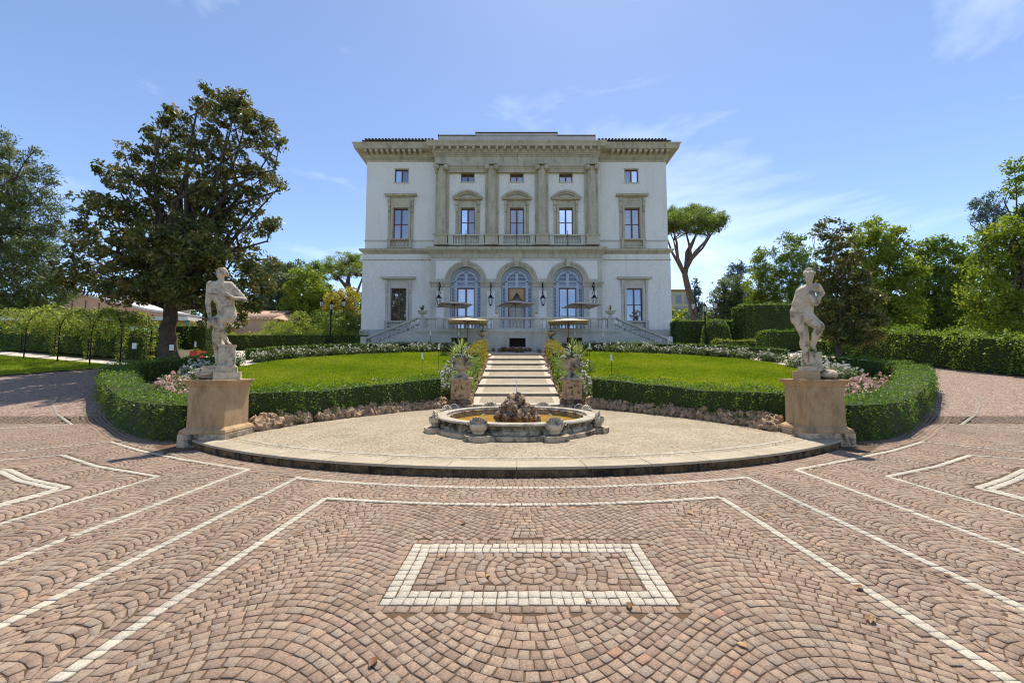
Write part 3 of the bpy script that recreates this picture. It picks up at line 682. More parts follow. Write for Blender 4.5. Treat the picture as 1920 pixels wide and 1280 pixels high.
# the kerb's face is tooled into upright ribs
b = MB()
for i in range(620):
    a = R(-38 + 76 * i / 620); r = PR - .03; d = .006 + .006 * random.random(); x, y = r * math.sin(a), PC[1] - r * math.cos(a); tx, ty = math.cos(a) * .0085, math.sin(a) * .0085; nx, ny = math.sin(a) * d, -math.cos(a) * d
    z1 = PZ - .04 - random.random() * .01
    b.add([(x - tx, y - ty, -.03), (x + nx, y + ny, -.03), (x + tx, y + ty, -.03), (x - tx, y - ty, z1), (x + nx, y + ny, z1), (x + tx, y + ty, z1)], [(0, 1, 4, 3), (1, 2, 5, 4), (3, 4, 5)])
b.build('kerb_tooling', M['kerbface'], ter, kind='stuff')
ring_piece('white_border', M['rim'], PR - .62, PR - .70, -34, 34, PZ - .004, PZ + .002, ter, 50, bev=.001)

def fountain():
    f = thing('fountain', 'low round stone fountain with shells on its rim, in front of the steps', 'fountain', (*FC, PZ)); n = 72
    rim_r = 1.95
    MB().lathe([(2.12, 0), (2.12, .085), (2.09, .10), (1.9, .10), (1.9, 0)], n).build('base_step', M['sandstone_old'], f, 30)
    MB().lathe([(1.98, .10), (1.98, .17), (1.95, .19), (1.93, .20), (1.96, .225), (1.92, .25), (1.96, .285), (1.96, .29), (1.7, .29), (1.7, .1)], n).build('basin_wall', M['basin'], f, 30)
    MB().lathe([(1.97, .29), (2.03, .295), (2.045, .32), (2.03, .345), (1.99, .35), (1.80, .35), (1.78, .34), (1.78, .22), (1.80, .2)], n, closed=False).build('rim', M['rim'], f, 30)
    MB().lathe([(1.79, .14), (.01, .14)], n, closed=False).build('basin_floor', M['basinfloor'], f)
    b = MB()
    for i in range(24):
        for k in range(n):
            pass
    MB().lathe([(1.785, .275), (1.2, .275), (.5, .275), (.01, .275)], n, closed=False).build('water', M['water'], f, True)
    b = MB()                                                      # bead moulding under the rim
    for k in range(150):
        a = 2 * math.pi * k / 150; b.ball((1.965 * math.cos(a), 1.965 * math.sin(a), .262), .022, n=5, m=4)
    b.build('bead_moulding', M['basin'], f, True, kind='stuff')
    for k in range(8):
        a = R(22.5 + 45 * k - 90)
        # block under each shell
        bl = MB(); pts = [(2.0, -.30), (2.14, -.30), (2.27, -.25), (2.33, -.14), (2.33, .14), (2.27, .25), (2.14, .30), (2.0, .30)]
        rot = lambda p: (p[0] * math.cos(a) - p[1] * math.sin(a), p[0] * math.sin(a) + p[1] * math.cos(a))
        bl.slab([rot(p) for p in pts], 0, .11); bl.build('block', M['sandstone_old'], f)
        # console and scallop shell
        sh = MB(); sh.ball((0, 0, .06), .10, 1.0, 1.35, .62); sh.ball((.02, -.07, .13), .085, 1, 1, .8); sh.ball((.02, .07, .13), .085, 1, 1, .8); sh.ball((.0, 0, .16), .10, 1, 1.2, .9)
        c = sh.build('console', M['marble'], f, True); c.location = (2.08 * math.cos(a), 2.08 * math.sin(a), .10); c.rotation_euler = (0, 0, a)
        s = MB(); nf = 54; vs = []; fs = []
        # upright fan of ribs behind, hollow side out, and a bulging cup in front
        for j in range(7):
            f_ = j / 6
            for i in range(nf + 1):
                t = -1 + 2 * i / nf; an = t * 1.25; rib = .03 * math.cos(i / nf * math.pi * 18) * f_; rad = .05 + .23 * f_
                vs.append((.10 - .22 * f_ + .30 * f_ * f_ * (.55 + .45 * math.cos(an)) * .6 + rib + .09 * (1 - math.cos(an)), math.sin(an) * rad, .02 + rad * math.cos(an) * .95 + rib * .5))
        for j in range(6):
            for i in range(nf): q = j * (nf + 1) + i; fs.append((q, q + 1, q + nf + 2, q + nf + 1))
        m0 = len(vs); vs += [(x - .03, y * .95, z - .005) for x, y, z in vs[:m0]]; fs += [tuple(i + m0 for i in q[::-1]) for q in fs[:]]
        L = 6; W1 = nf + 1
        for i in range(nf): fs += [(L * W1 + i, L * W1 + i + 1, m0 + L * W1 + i + 1, m0 + L * W1 + i), (i + 1, i, m0 + i, m0 + i + 1)]
        for j in range(L):
            fs += [(j * W1, (j + 1) * W1, m0 + (j + 1) * W1, m0 + j * W1), ((j + 1) * W1 + nf, j * W1 + nf, m0 + j * W1 + nf, m0 + (j + 1) * W1 + nf)]
        k0 = len(vs)
        for j in range(7):
            e = R(-80 + 95 * j / 6)
            for i in range(17):
                an = R(-95 + 190 * i / 16); rr_ = math.cos(e); vs.append((.02 + .17 * rr_ * math.cos(an), .20 * rr_ * math.sin(an), .10 + .15 * math.sin(e)))
        for j in range(6):
            for i in range(16): q = k0 + j * 17 + i; fs.append((q, q + 1, q + 18, q + 17))
        s.add(vs, fs); o = s.build('shell', M['marble'], f, True); o.location = (2.05 * math.cos(a), 2.05 * math.sin(a), .20); o.rotation_euler = (0, 0, a)
        # thin jet falling back into the basin
        j = MB(); p = []
        for i in range(9):
            t = i / 8; r_ = 1.98 - .34 * t; z = .46 + .35 * t - .52 * t * t
            p.append((r_ * math.cos(a), r_ * math.sin(a), z))
        j.tube(p, .007, 5).build('water_jet', M['jet'], f, True)
    MB().tube([(0, 0, .7), (0, 0, 1.25)], [.014, .006], 6).build('water_jet', M['jet'], f, True)
    return f
fount = fountain()

def rock_mesh(name, m, r, seed, sub=3, rough=.35, sc=(1, 1, 1)):
    b = bmesh.new(); bmesh.ops.create_icosphere(b, subdivisions=sub, radius=r); rs = random.Random(seed)
    from mathutils import noise
    o = Vector((rs.random() * 50, rs.random() * 50, rs.random() * 50))
    for v in b.verts:
        d = v.co.normalized(); k = 1 + rough * (noise.noise(d * 1.3 + o) + .6 * noise.noise(d * 3 + o) + .35 * noise.noise(d * 7 + o))
        v.co = d * r * k; v.co.x *= sc[0]; v.co.y *= sc[1]; v.co.z *= sc[2]
    me = bpy.data.meshes.new(name); b.to_mesh(me); b.free(); me.materials.append(m); me.polygons.foreach_set('use_smooth', np.ones(len(me.polygons), bool)); me.set_sharp_from_angle(angle=R(38)); return me
RP = [rock_mesh('rock', M['rockpile'], .17, i, 3, .46, (1, 1, 1)) for i in range(6)]
rp = thing('rock_pile', 'heap of rough brown rocks rising from the middle of the fountain water', 'rocks', (FC[0], FC[1], PZ + .14))
for ring, (rr, zz, k, sc) in enumerate([(.45, .10, 11, .8), (.31, .2, 8, 1.0), (.22, .36, 6, .95), (.12, .52, 4, .85), (.05, .64, 3, .55)]):
    for i in range(k):
        a = 2 * math.pi * (i + random.random() * .6) / k; o = obj('rock', random.choice(RP), rp, (rr * math.cos(a) * (1 + .12 * random.random()), rr * math.sin(a), zz + random.gauss(0, .03)))
        q = sc * random.uniform(.75, 1.2); o.scale = (q, q, q * random.uniform(.75, 1.15)); o.rotation_euler = (random.random() * 6, random.random() * 6, random.random() * 6)

# rough stones edging the terrace against the flower beds
RB = [rock_mesh('border_rock', M['rock'], .24, 40 + i, 3, .5, (1, .9, 1)) for i in range(8)]
for sg, side in ((-1, 'left of the steps'), (1, 'right of the steps')):
    rb = thing('rock_border', 'low border of rough brown rocks along the gravel, ' + side, 'rock border', (sg * 5, 12, PZ))
    pl = smooth_poly([(sg * x, y) for x, y in [(6.25, 9.75), (6.0, 10.7), (5.5, 11.8), (4.8, 12.9), (4.0, 14.0), (3.2, 14.95), (2.75, 15.3)]], 6); pts = path_pts(pl, .26)
    for i, p in enumerate(pts):
        for lay in range(2):
            o = obj('rock', RB[random.randrange(8)], rb, (float(p[0]) - sg * 5 + random.gauss(0, .03) + sg * .10 * lay, float(p[1]) - 12 + random.gauss(0, .03) + .10 * lay, .07 + .17 * lay + random.gauss(0, .025)))
            q = random.uniform(.62, .95) * (1 - .2 * lay); o.scale = (q, q, q * random.uniform(.8, 1.1)); o.rotation_euler = (random.random() * 6, random.random() * 6, random.random() * 6)
    # and up beside the steps
    rb = thing('rock_edging', 'row of small pale rocks climbing beside the garden steps, ' + ('left' if sg < 0 else 'right') + ' side', 'rock border', (sg * 2, 20, T(2, 20)))
    for i in range(46):
        y = 15.9 + 11 * i / 46
        zz = .15 + (y - 15.3) * .203
        o = obj('rock', RB[random.randrange(8)], rb, (sg * (1.86 + random.gauss(0, .05)) - sg * 2, y - 20, zz + .03 - T(2, 20))); q = random.uniform(.35, .6); o.scale = (q, q, q * .8); o.rotation_euler = (random.random() * 6, random.random() * 6, random.random() * 6)

# ------------------------------------------------------------------ steps
SY = [15.3, 16.8, 18.45, 20.2, 21.9, 23.5, 25.1, 27.0]; SV = [764.3, 742, 724.7, 709, 696.5, 684.7, 675, 666]
stp = thing('garden_steps', 'long shallow flight of pale stone steps climbing from the fountain to the villa', 'steps', (0, 15.3, PZ))
SW2 = 1.74; ZB = [P(968.5, v, y)[1] for v, y in zip(SV, SY)]; ZB[0] = PZ
for i in range(8):
    y0 = SY[i]; y1 = SY[i + 1] if i < 7 else 28.6; z0 = ZB[i] + .11; z1 = (ZB[i + 1] if i < 7 else z0 + .05)
    m = MB(); x = SW2
    m.add([(-x, y0, ZB[i] - .3), (x, y0, ZB[i] - .3), (x, y1, ZB[i] - .3), (-x, y1, ZB[i] - .3), (-x, y0, z0), (x, y0, z0), (x, y1, z1), (-x, y1, z1)],
          [(0, 3, 2, 1), (4, 5, 6, 7), (0, 1, 5, 4), (1, 2, 6, 5), (2, 3, 7, 6), (3, 0, 4, 7)])
    st = m.build('step', M['step'], stp, loc=(0, -15.3, -PZ))
    m = MB(); sl = (z1 - z0) / (y1 - y0)
    m.add([(-x + .28, y0 + .3, z0 + sl * .3 + .004), (x - .28, y0 + .3, z0 + sl * .3 + .004), (x - .28, y1 - .06, z1 - sl * .06 + .004), (-x + .28, y1 - .06, z1 - sl * .06 + .004)], [(0, 1, 2, 3)])
    m.build('gravel_tread', M['gravel'], st)
    m = MB(); m.box(-x - .01, x + .01, y0 - .035, y0 + .002, z0 - .05, z0 + .004); m.build('nosing', M['step'], st)
    m = MB(); m.box(-x + .005, x - .005, y0 - .006, y0 + .004, ZB[i] - .1, z0 - .052); m.build('riser', M['stepface'], st)

# ------------------------------------------------------------------ garden ground
LAWN = [(-3.0, 17.0), (-5, 14.3), (-7.2, 12.4), (-9.5, 12.6), (-11.8, 14.2), (-13.8, 16.4), (-15.0, 18.8), (-15.0, 21.2), (-14.3, 23.8), (-12.2, 25.6), (-9.6, 26.8), (-6.5, 27.9), (-4.2, 28.3), (-3.2, 28.0)]
gl = [tuple(p) for p in HL]
bed = [(-3.0, 15.4), (-4.4, 13.5), (-5.4, 12.0), (-6.2, 10.2), (-6.3, 9.4)] + gl + [(-13, 27), (-9, 28.6), (-2, 29.5), (-2, 16)]
E_ = .035
for sg, nm in ((-1, 'left'), (1, 'right')):
    sheet('bed_soil_' + nm, [(-sg * x, y) for x, y in bed], 'soil', .03, .5)
    sheet('lawn_' + nm, smooth_poly([(-sg * x, y) for x, y in LAWN], 4), 'grassbase', .07, .5)
sheet('lawn_beyond_drive', [(-25.2, 19.3), (-22.0, 21.9), (-23.5, 22.9), (-34, 26.4), (-60, 33), (-60, 24)], 'grassbase', .05, .6)
sheet('gravel_path', [(-22.0, 21.9), (-20.2, 22.3), (-33, 27.4), (-60, 35), (-60, 33), (-34, 26.4), (-23.5, 22.9)], 'palepath', .04, .6)
sheet('garden_path', [(-20, 22.5), (20, 22.5), (26, 27), (30, 40), (-30, 40), (-26, 27)], 'palepath', .015, 1)
def poly_pts(poly, n):
    p = np.array(poly); out = []
    a, b = p.min(0), p.max(0)
    while sum(len(o) for o in out) < n:
        q = a + (b - a) * rng.random((n * 2, 2)); ins = np.zeros(len(q), bool)
        for s0, s1 in zip(p, np.roll(p, -1, 0)):
            cnd = (s0[1] <= q[:, 1]) != (s1[1] <= q[:, 1]); ins ^= cnd & (q[:, 0] < s0[0] + (s1[0] - s0[0]) * (q[:, 1] - s0[1]) / (s1[1] - s0[1] + 1e-9))
        out.append(q[ins])
    return np.concatenate(out)[:n]
def grass(name, label, poly, n, h):
    q = poly_pts(poly, n); z = np.vectorize(T)(q[:, 0], q[:, 1]) + .07
    a = rng.random(n) * 6.28; w_ = h * .35; l = rng.normal(size=(n, 2)) * h * .45; hh = h * (.5 + rng.random(n))
    dx = np.cos(a) * w_; dy = np.sin(a) * w_
    V = np.stack([np.column_stack([q[:, 0] - dx, q[:, 1] - dy, z]), np.column_stack([q[:, 0] + dx, q[:, 1] + dy, z]), np.column_stack([q[:, 0] + l[:, 0], q[:, 1] + l[:, 1], z + hh])], 1).reshape(-1, 3)
    nz_ = np.sin(q[:, 0] * .9) * .5 + np.sin(q[:, 1] * 1.3 + q[:, 0] * .4)
    nz_ = nz_ + .9 * np.sin(q[:, 0] * 3.1 + np.sin(q[:, 1] * 2.3) * 2) * np.sin(q[:, 1] * 2.7 + q[:, 0]); t = np.clip(.48 + .13 * nz_ + rng.normal(size=n) * .24, 0, 1)
    obj(name, big_mesh(name, V, np.arange(3 * n).reshape(n, 3), M['grass'], np.repeat(t, 3), 3), label=label, cat='grass', kind='stuff')
LW = smooth_poly(LAWN, 4)
grass('grass', 'bright green mown grass left of the garden steps', LW, 150000, .065)
grass('grass', 'bright green mown grass right of the garden steps', LW * np.array((-1, 1)), 150000, .065)
grass('grass', 'green grass strip beyond the drive, before the rose arches', [(-25.2, 19.4), (-22.2, 21.8), (-24, 22.9), (-34, 26.3), (-45, 28), (-45, 22)], 60000, .05)
# worn strip across each lawn
for sg in (-1, 1):
    wl = [(sg * x, y) for x, y in [(3.3, 21.2), (5.2, 21.7), (8, 22.3), (10.5, 22.6)]]
    p = smooth_poly(wl, 6); wv_ = np.column_stack([np.zeros(len(p)), np.linspace(.05, .004, len(p)) * (.6 + .8 * rng.random(len(p)))]); q = np.concatenate([p - wv_, (p + wv_)[::-1]])
    sheet('worn_track', q, 'soil_pale', .10, .02)

# ------------------------------------------------------------------ statues on plinths
def plinth(name, label, x, y, rz):
    p = thing(name, label, 'plinth', (x, y, 0), rz)
    MB().sqprofile(0, 0, [(.495, -.02), (.495, .26), (.49, .265)]).build('base', M['sandstone_old'], p)
    MB().sqprofile(0, 0, [(.482, .265), (.488, .30), (.47, .345), (.425, .38), (.40, .40)]).build('base_moulding', M['sandstone'], p)
    MB().sqprofile(0, 0, [(.395, .40), (.385, 1.245)]).build('die', M['sandstone'], p)
    MB().sqprofile(0, 0, [(.385, 1.245), (.40, 1.255), (.40, 1.275), (.42, 1.31), (.455, 1.355), (.47, 1.365), (.47, 1.40), (.46, 1.405)]).build('cap', M['sandstone'], p)
    return p
plinth('statue_plinth', 'square sandstone plinth under the statue with one arm bent across its chest', -6.62, 8.95, R(1.5))
plinth('statue_plinth', 'square sandstone plinth under the statue with both arms folded up to its chin', 6.70, 9.05, R(-1.5))
def limb(b, p0, p1, r0, r1, n=10):
    p0 = Vector(p0); p1 = Vector(p1); k = 7
    b.tube([p0.lerp(p1, i / k) for i in range(k + 1)], [r0 + (r1 - r0) * (i / k) for i in range(k + 1)], n); b.ball(p0, r0, n=n); b.ball(p1, r1, n=n)
def remesh(name, b, m, parent, vox=.0115, smooth=5, disp=0, **k):
    me = b.mesh(name, m); o = bpy.data.objects.new(name, me); C.objects.link(o)
    md = o.modifiers.new('r', 'REMESH'); md.mode = 'VOXEL'; md.voxel_size = vox; md.use_smooth_shade = True
    ms = o.modifiers.new('s', 'SMOOTH'); ms.factor = .5; ms.iterations = smooth
    dg = bpy.context.evaluated_depsgraph_get(); nm = bpy.data.meshes.new_from_object(o.evaluated_get(dg)); bpy.data.objects.remove(o)
    if not nm.materials: nm.materials.append(m)
    nm.polygons.foreach_set('use_smooth', np.ones(len(nm.polygons), bool))
    return obj(name, nm, parent, **k)
SC = 8.95 / FPX / 5.57
class Carved(MB):
    def ball(s, c, r, *a, **k): return MB.ball(s, c, r * .9, *a, **k)
    def tube(s, pts, rad, n=6): return MB.tube(s, pts, [r * .9 for r in rad] if hasattr(rad, '__len__') else rad * .9, n)
def statue_points(x0, ybase=1225):
    return lambda x, y, d=0.0: Vector(((x - x0) * SC * .82, d, (ybase - y) * SC))
def hair(b, c, r, n, seed, lo=-.1):
    rs = random.Random(seed)
    for i in range(n):
        d = Vector((rs.gauss(0, 1), rs.gauss(0, 1), rs.gauss(0, 1))).normalized()
        if d.z < lo or (d.y < -.35 and d.z < .5): continue
        b.ball(Vector(c) + d * r * .93, r * rs.uniform(.12, .22), n=6, m=5)
def statue_a():
    t = thing('statue', 'weathered marble statue, one foot raised on a pillar, one arm bent across its chest', 'statue', (-6.62, 8.95, 1.405), R(33)); q = statue_points(262); b = Carved()
    # torso
    b.ball(q(215, 270, 0), .17, 1.15, .75, .9, 14, 10); b.ball(q(232, 365, .0), .16, 1.0, .8, 1.2, 14, 10); b.ball(q(262, 470, .01), .168, 1.02, .85, 1.1, 14, 10); limb(b, q(230, 330), q(275, 520), .15, .17); limb(b, q(140, 270), q(200, 400, -.02), .10, .12); limb(b, q(290, 265), q(310, 430, .02), .11, .12); limb(b, q(310, 430, .02), q(335, 545, .05), .11, .125); limb(b, q(300, 575, .0), q(215, 610, -.1), .145, .12)
    b.ball(q(215, 300, 0), .165, 1.18, .78, 1.12, 14, 10); b.ball(q(165, 318, -.08), .066); b.ball(q(245, 322, -.08), .066)
    b.ball(q(245, 420, .0), .15, 1.0, .82, 1.15, 14, 10); b.ball(q(275, 520, .02), .168, 1.05, .88, .95, 14, 10); b.ball(q(318, 545, .05), .128)
    limb(b, q(110, 245), q(310, 232), .092, .098); limb(b, q(150, 235, -.01), q(215, 215, -.01), .06, .07)
    limb(b, q(215, 240, 0), q(215, 165, -.02), .075, .068)                                                   # neck
    b.ball(q(212, 122, -.03), .105, .92, 1.05, 1.2, 14, 10); b.ball(q(200, 145, -.07), .058, .9, 1, 1)
    b.ball(q(166, 128, -.08), .02, 1, 1, 1.4); b.ball(q(184, 160, -.08), .034); b.ball(q(190, 108, -.115), .026, 1.6, .6, .5); b.ball(q(185, 148, -.12), .018, 1.5, .7, .6)
    b.ball(q(236, 130, -.06), .025, .6, 1, 1.4)
    b.ball(q(222, 105, .01), .108, 1, 1.05, 1, 12, 9); hair(b, q(222, 105, .01), .108, 170, 3, -.3); b.ball(q(272, 120, .05), .05); b.ball(q(240, 66, 0), .045); b.ball(q(258, 88, .04), .05)
    # bent arm across the chest
    limb(b, q(312, 235, 0), q(470, 372, .02), .088, .066); limb(b, q(470, 378, .0), q(345, 372, -.13), .066, .045); limb(b, q(345, 372, -.13), q(300, 350, -.17), .046, .038)
    for k, (dx, dy) in enumerate([(-60, -22), (-66, -8), (-64, 6), (-55, 18)]): limb(b, q(300, 350 + k * 4 - 6, -.17), q(300 + dx, 350 + dy, -.15), .019, .014, 6)
    limb(b, q(305, 340, -.17), q(270, 318, -.16), .02, .014, 6)
    # hanging arm to the knee
    limb(b, q(108, 250, 0), q(95, 440, -.02), .084, .062); limb(b, q(95, 445, -.02), q(125, 600, -.10), .062, .043); limb(b, q(125, 600, -.10), q(118, 650, -.13), .045, .04)
    for k in range(4): limb(b, q(112 + k * 8, 655, -.13), q(106 + k * 9, 705, -.14 + k * .01), .018, .013, 6)
    # raised leg
    limb(b, q(325, 565, .02), q(175, 632, -.18), .145, .105); limb(b, q(170, 640, -.17), q(225, 690, -.16), .10, .095); limb(b, q(205, 670, -.16), q(305, 830, -.09), .095, .056); limb(b, q(300, 835, -.09), q(345, 858, -.2), .045, .03)
    b.ball(q(240, 735, -.11), .075, 1, 1, 1.4)
    for k in range(4): b.ball(q(330 + k * 10, 860, -.22 + .02 * k), .017)
    # standing leg
    limb(b, q(245, 590, .05), q(195, 770, .03), .145, .10); limb(b, q(195, 770, .03), q(225, 1050, .05), .10, .06); b.ball(q(203, 850, .06), .092, 1, 1, 1.8); limb(b, q(228, 1075, .06), q(185, 1088, -.1), .045, .03)
    # drapery
    for k in range(7): limb(b, q(205 + k * 6, 560 - k * 7, -.15 + .01 * k), q(325 + k * 6, 640 - k * 10, -.10 + .01 * k), .026, .02, 6)
    for k in range(5): limb(b, q(335 + k * 9, 520 + k * 6, -.1 + .03 * k), q(318 + k * 12, 655 - k * 8, -.06 + .03 * k), .026, .016, 6)
    for k in range(5): limb(b, q(175 + k * 8, 690, -.13 + .03 * k), q(245 + k * 8, 860, -.05 + .03 * k), .026, .022, 6); limb(b, q(245 + k * 8, 860, -.05 + .03 * k), q(250 + k * 9, 1085, -.02 + .03 * k), .026, .03, 6)
    for k in range(3): limb(b, q(265 + k * 20, 380 + k * 3, -.12), q(250 + k * 30, 500, -.12), .018, .012, 6)
    remesh('figure', b, M['marble'], t)
    MB().sqprofile(q(315, 0).x, 0, [(.21, q(0, 1152).z), (.205, q(0, 1100).z), (.17, q(0, 1085).z), (.155, q(0, 1075).z), (.15, q(0, 900).z), (.165, q(0, 885).z), (.17, q(0, 868).z)]).build('pillar', M['marble'], t)
    m = MB(); m.slab([(-.32, -.28), (.0, -.30), (.26, -.27), (.28, .25), (-.25, .28), (-.34, .1)], q(0, 1150).z, q(0, 1088).z); m.build('upper_base', M['marble'], t)
    rb = rock_mesh('broken_block', M['sandstone_old'], .24, 77, 3, .25, (1, 1.2, .52)); obj('broken_block', rb, t, (-.23, -.04, .10))
    m = MB(); m.slab([(-.12, -.36), (.36, -.34), (.38, .30), (-.1, .32)], -.002, q(0, 1151).z); m.build('lower_base', M['marble'], t)
def statue_b():
    t = thing('statue', 'weathered marble nude statue leaning forward with both arms folded up to its chin', 'statue', (6.70, 9.05, 1.405), R(-33)); q = statue_points(310); b = Carved()
    limb(b, q(225, 290, .03), q(172, 500, .06), .105, .13); limb(b, q(270, 300, .0), q(215, 470, .02), .14, .15)
    limb(b, q(300, 280), q(235, 420), .155, .165); limb(b, q(235, 420), q(205, 520, .03), .16, .17); limb(b, q(255, 275, .0), q(190, 420, .04), .10, .13); limb(b, q(340, 290, .0), q(300, 420, -.02), .10, .12); limb(b, q(300, 430, -.02), q(290, 540, -.04), .12, .13); limb(b, q(165, 500, .05), q(178, 590, .05), .13, .145); limb(b, q(230, 480, 0), q(300, 570, -.06), .15, .14)
    b.ball(q(285, 310, .0), .155, 1.05, .9, 1.15, 14, 10); b.ball(q(345, 330, -.06), .06); b.ball(q(240, 410, .0), .155, .98, .9, 1.15, 14, 10)
    b.ball(q(210, 500, .03), .17, 1.08, 1.0, 1.05, 14, 10); b.ball(q(170, 540, .07), .13, 1, 1, 1.1); b.ball(q(270, 535, -.02), .14)
    b.ball(q(215, 370, .04), .14); limb(b, q(250, 270, 0), q(390, 250, .04), .095, .085); limb(b, q(320, 255, 0), q(325, 200, -.03), .075, .066)
    b.ball(q(325, 152, -.04), .104, .92, 1.05, 1.2, 14, 10); b.ball(q(312, 178, -.1), .055); b.ball(q(300, 160, -.15), .022, 1, 1, 1.6); b.ball(q(302, 186, -.14), .02, 1.5, .8, .7); b.ball(q(290, 148, -.125), .018, 1.3, .6, .6); b.ball(q(328, 146, -.13), .018, 1.3, .6, .6); b.ball(q(306, 203, -.11), .03)
    b.ball(q(332, 118, .02), .106, 1, 1.05, 1, 12, 9); hair(b, q(332, 116, .02), .108, 170, 9, .0)
    for k in range(9):
        a = k / 9 * 6.28; limb(b, q(330, 108, 0) + Vector((math.cos(a) * .108, math.sin(a) * .11, .0)), q(330, 100, 0) + Vector((math.cos(a + .7) * .11, math.sin(a + .7) * .11, .02)), .022, .016, 6)
    b.ball(q(330, 55, .0), .05, 1.5, 1, .7); b.ball(q(280, 80, 0), .035)
    # near arm: down across the waist, forearm up to the shoulder
    limb(b, q(258, 280, -.06), q(380, 440, -.14), .088, .066); limb(b, q(382, 440, -.14), q(445, 310, -.12), .064, .046); limb(b, q(445, 305, -.12), q(420, 250, -.14), .045, .038)
    for k in range(4): limb(b, q(418 - k * 4, 250 + k * 6, -.15), q(372 - k * 3, 225 + k * 8, -.15), .018, .014, 6)
    # far arm
    limb(b, q(392, 250, .05), q(452, 330, -.02), .08, .062); limb(b, q(452, 335, -.04), q(385, 400, -.17), .058, .042)
    for k in range(4): limb(b, q(385, 395 + k * 6, -.18), q(355, 375 + k * 9, -.18), .018, .013, 6)
    # standing leg
    limb(b, q(188, 560, .05), q(245, 750, .0), .165, .105); limb(b, q(245, 750, .0), q(262, 1035, .03), .105, .062); b.ball(q(238, 850, .05), .098, 1, 1, 1.9); limb(b, q(275, 1065, .02), q(345, 1083, -.12), .046, .03)
    for k in range(4): b.ball(q(345 + k * 9, 1086, -.13 + .02 * k), .016)
    # raised leg
    limb(b, q(290, 570, -.05), q(395, 680, -.20), .155, .115); limb(b, q(398, 692, -.2), q(325, 870, -.10), .105, .062); b.ball(q(360, 770, -.12), .092, 1, 1, 1.6); limb(b, q(332, 890, -.1), q(350, 925, -.2), .045, .032)
    for k in range(5): limb(b, q(310 + k * 6, 440, -.12 + .01 * k), q(312 + k * 8, 520, -.13), .02, .014, 6)
    for k in range(5): limb(b, q(225 + k * 6, 960, .12), q(215 + k * 14, 1090, .05 + .02 * k), .03, .035, 6)
    remesh('figure', b, M['marble'], t)
    m = MB(); m.lathe([(.125, q(0, 1090).z), (.12, q(0, 1075).z), (.115, q(0, 960).z), (.125, q(0, 945).z), (.12, q(0, 938).z)], 14, (q(350, 0).x, -.03, 0)); m.build('tree_stump', M['marble'], t, 40)
    m = MB(); m.slab([(-.28, -.27), (.2, -.28), (.24, .26), (-.26, .27)], q(0, 1142).z, q(0, 1092).z); m.build('upper_base', M['marble'], t)
    m = MB(); m.slab([(-.37, -.36), (.12, -.36), (.12, .33), (-.36, .33)], -.002, q(0, 1143).z); m.build('lower_base', M['sandstone'], t)
    obj('broken_block', rock_mesh('broken_block', M['sandstone_old'], .22, 78, 3, .22, (1, 1.3, .55)), t, (.24, -.04, .10))
statue_a(); statue_b()

# ------------------------------------------------------------------ villa
YW, YC = 39.0, 38.3                                  # wings, middle bay
AX = 968.8
def X(u, v, Y=YW): return P(u, v, Y)[0]
def Z(v, Y=YW): return P(AX, v, Y)[1]
villa = thing('villa', 'large white three-storey villa with stone columns, arches and deep cornice', 'villa', (0, YW, T(0, 36)))
VO = (0, -YW, -T(0, 36))                             # parts are modelled in world coordinates
def vb(b, name, m, parent=villa, smooth=False, **k):
    if parent is villa: return b.build(name, M[m], parent, smooth, VO, **k)
    return b.build(name, M[m], parent, smooth, **k)
def wall_holes(x0, x1, z0, z1, y, holes, depth=.35, nose=None):
    """front wall with rectangular openings (x0,x1,z0,z1) and their reveals"""
    b = MB(); xs = sorted({x0, x1} | {h[0] for h in holes} | {h[1] for h in holes}); zs = sorted({z0, z1} | {h[2] for h in holes} | {h[3] for h in holes})
    for a, c in zip(xs[:-1], xs[1:]):
        for e, f in zip(zs[:-1], zs[1:]):
            mx_, mz = (a + c) / 2, (e + f) / 2
            if any(h[0] < mx_ < h[1] and h[2] < mz < h[3] for h in holes): continue
            b.add([(a, y, e), (c, y, e), (c, y, f), (a, y, f)], [(0, 1, 2, 3)])
    for h in holes:
        a, c, e, f = h; d = y + depth
        b.add([(a, y, e), (c, y, e), (c, y, f), (a, y, f), (a, d, e), (c, d, e), (c, d, f), (a, d, f)], [(0, 4, 5, 1), (1, 5, 6, 2), (2, 6, 7, 3), (3, 7, 4, 0)])
    return b
def half_baluster(h):
    r = h / .8
    return [(.075 * r, 0), (.075 * r, .06 * h), (.045 * r, .09 * h), (.05 * r, .12 * h), (.088 * r, .26 * h), (.085 * r, .34 * h), (.05 * r, .56 * h), (.033 * r, .72 * h), (.04 * r, .8 * h), (.055 * r, .84 * h), (.035 * r, .88 * h), (.07 * r, .92 * h), (.07 * r, h)]
BALM = {}
def baluster(parent, x, y, z, h, m='greystone', rz=0, name='baluster'):
    k = (round(h, 3), m)
    if k not in BALM: BALM[k] = MB().lathe(half_baluster(h), 10).mesh('baluster', M[m], 40)
    return obj(name, BALM[k], parent, (x, y, z))
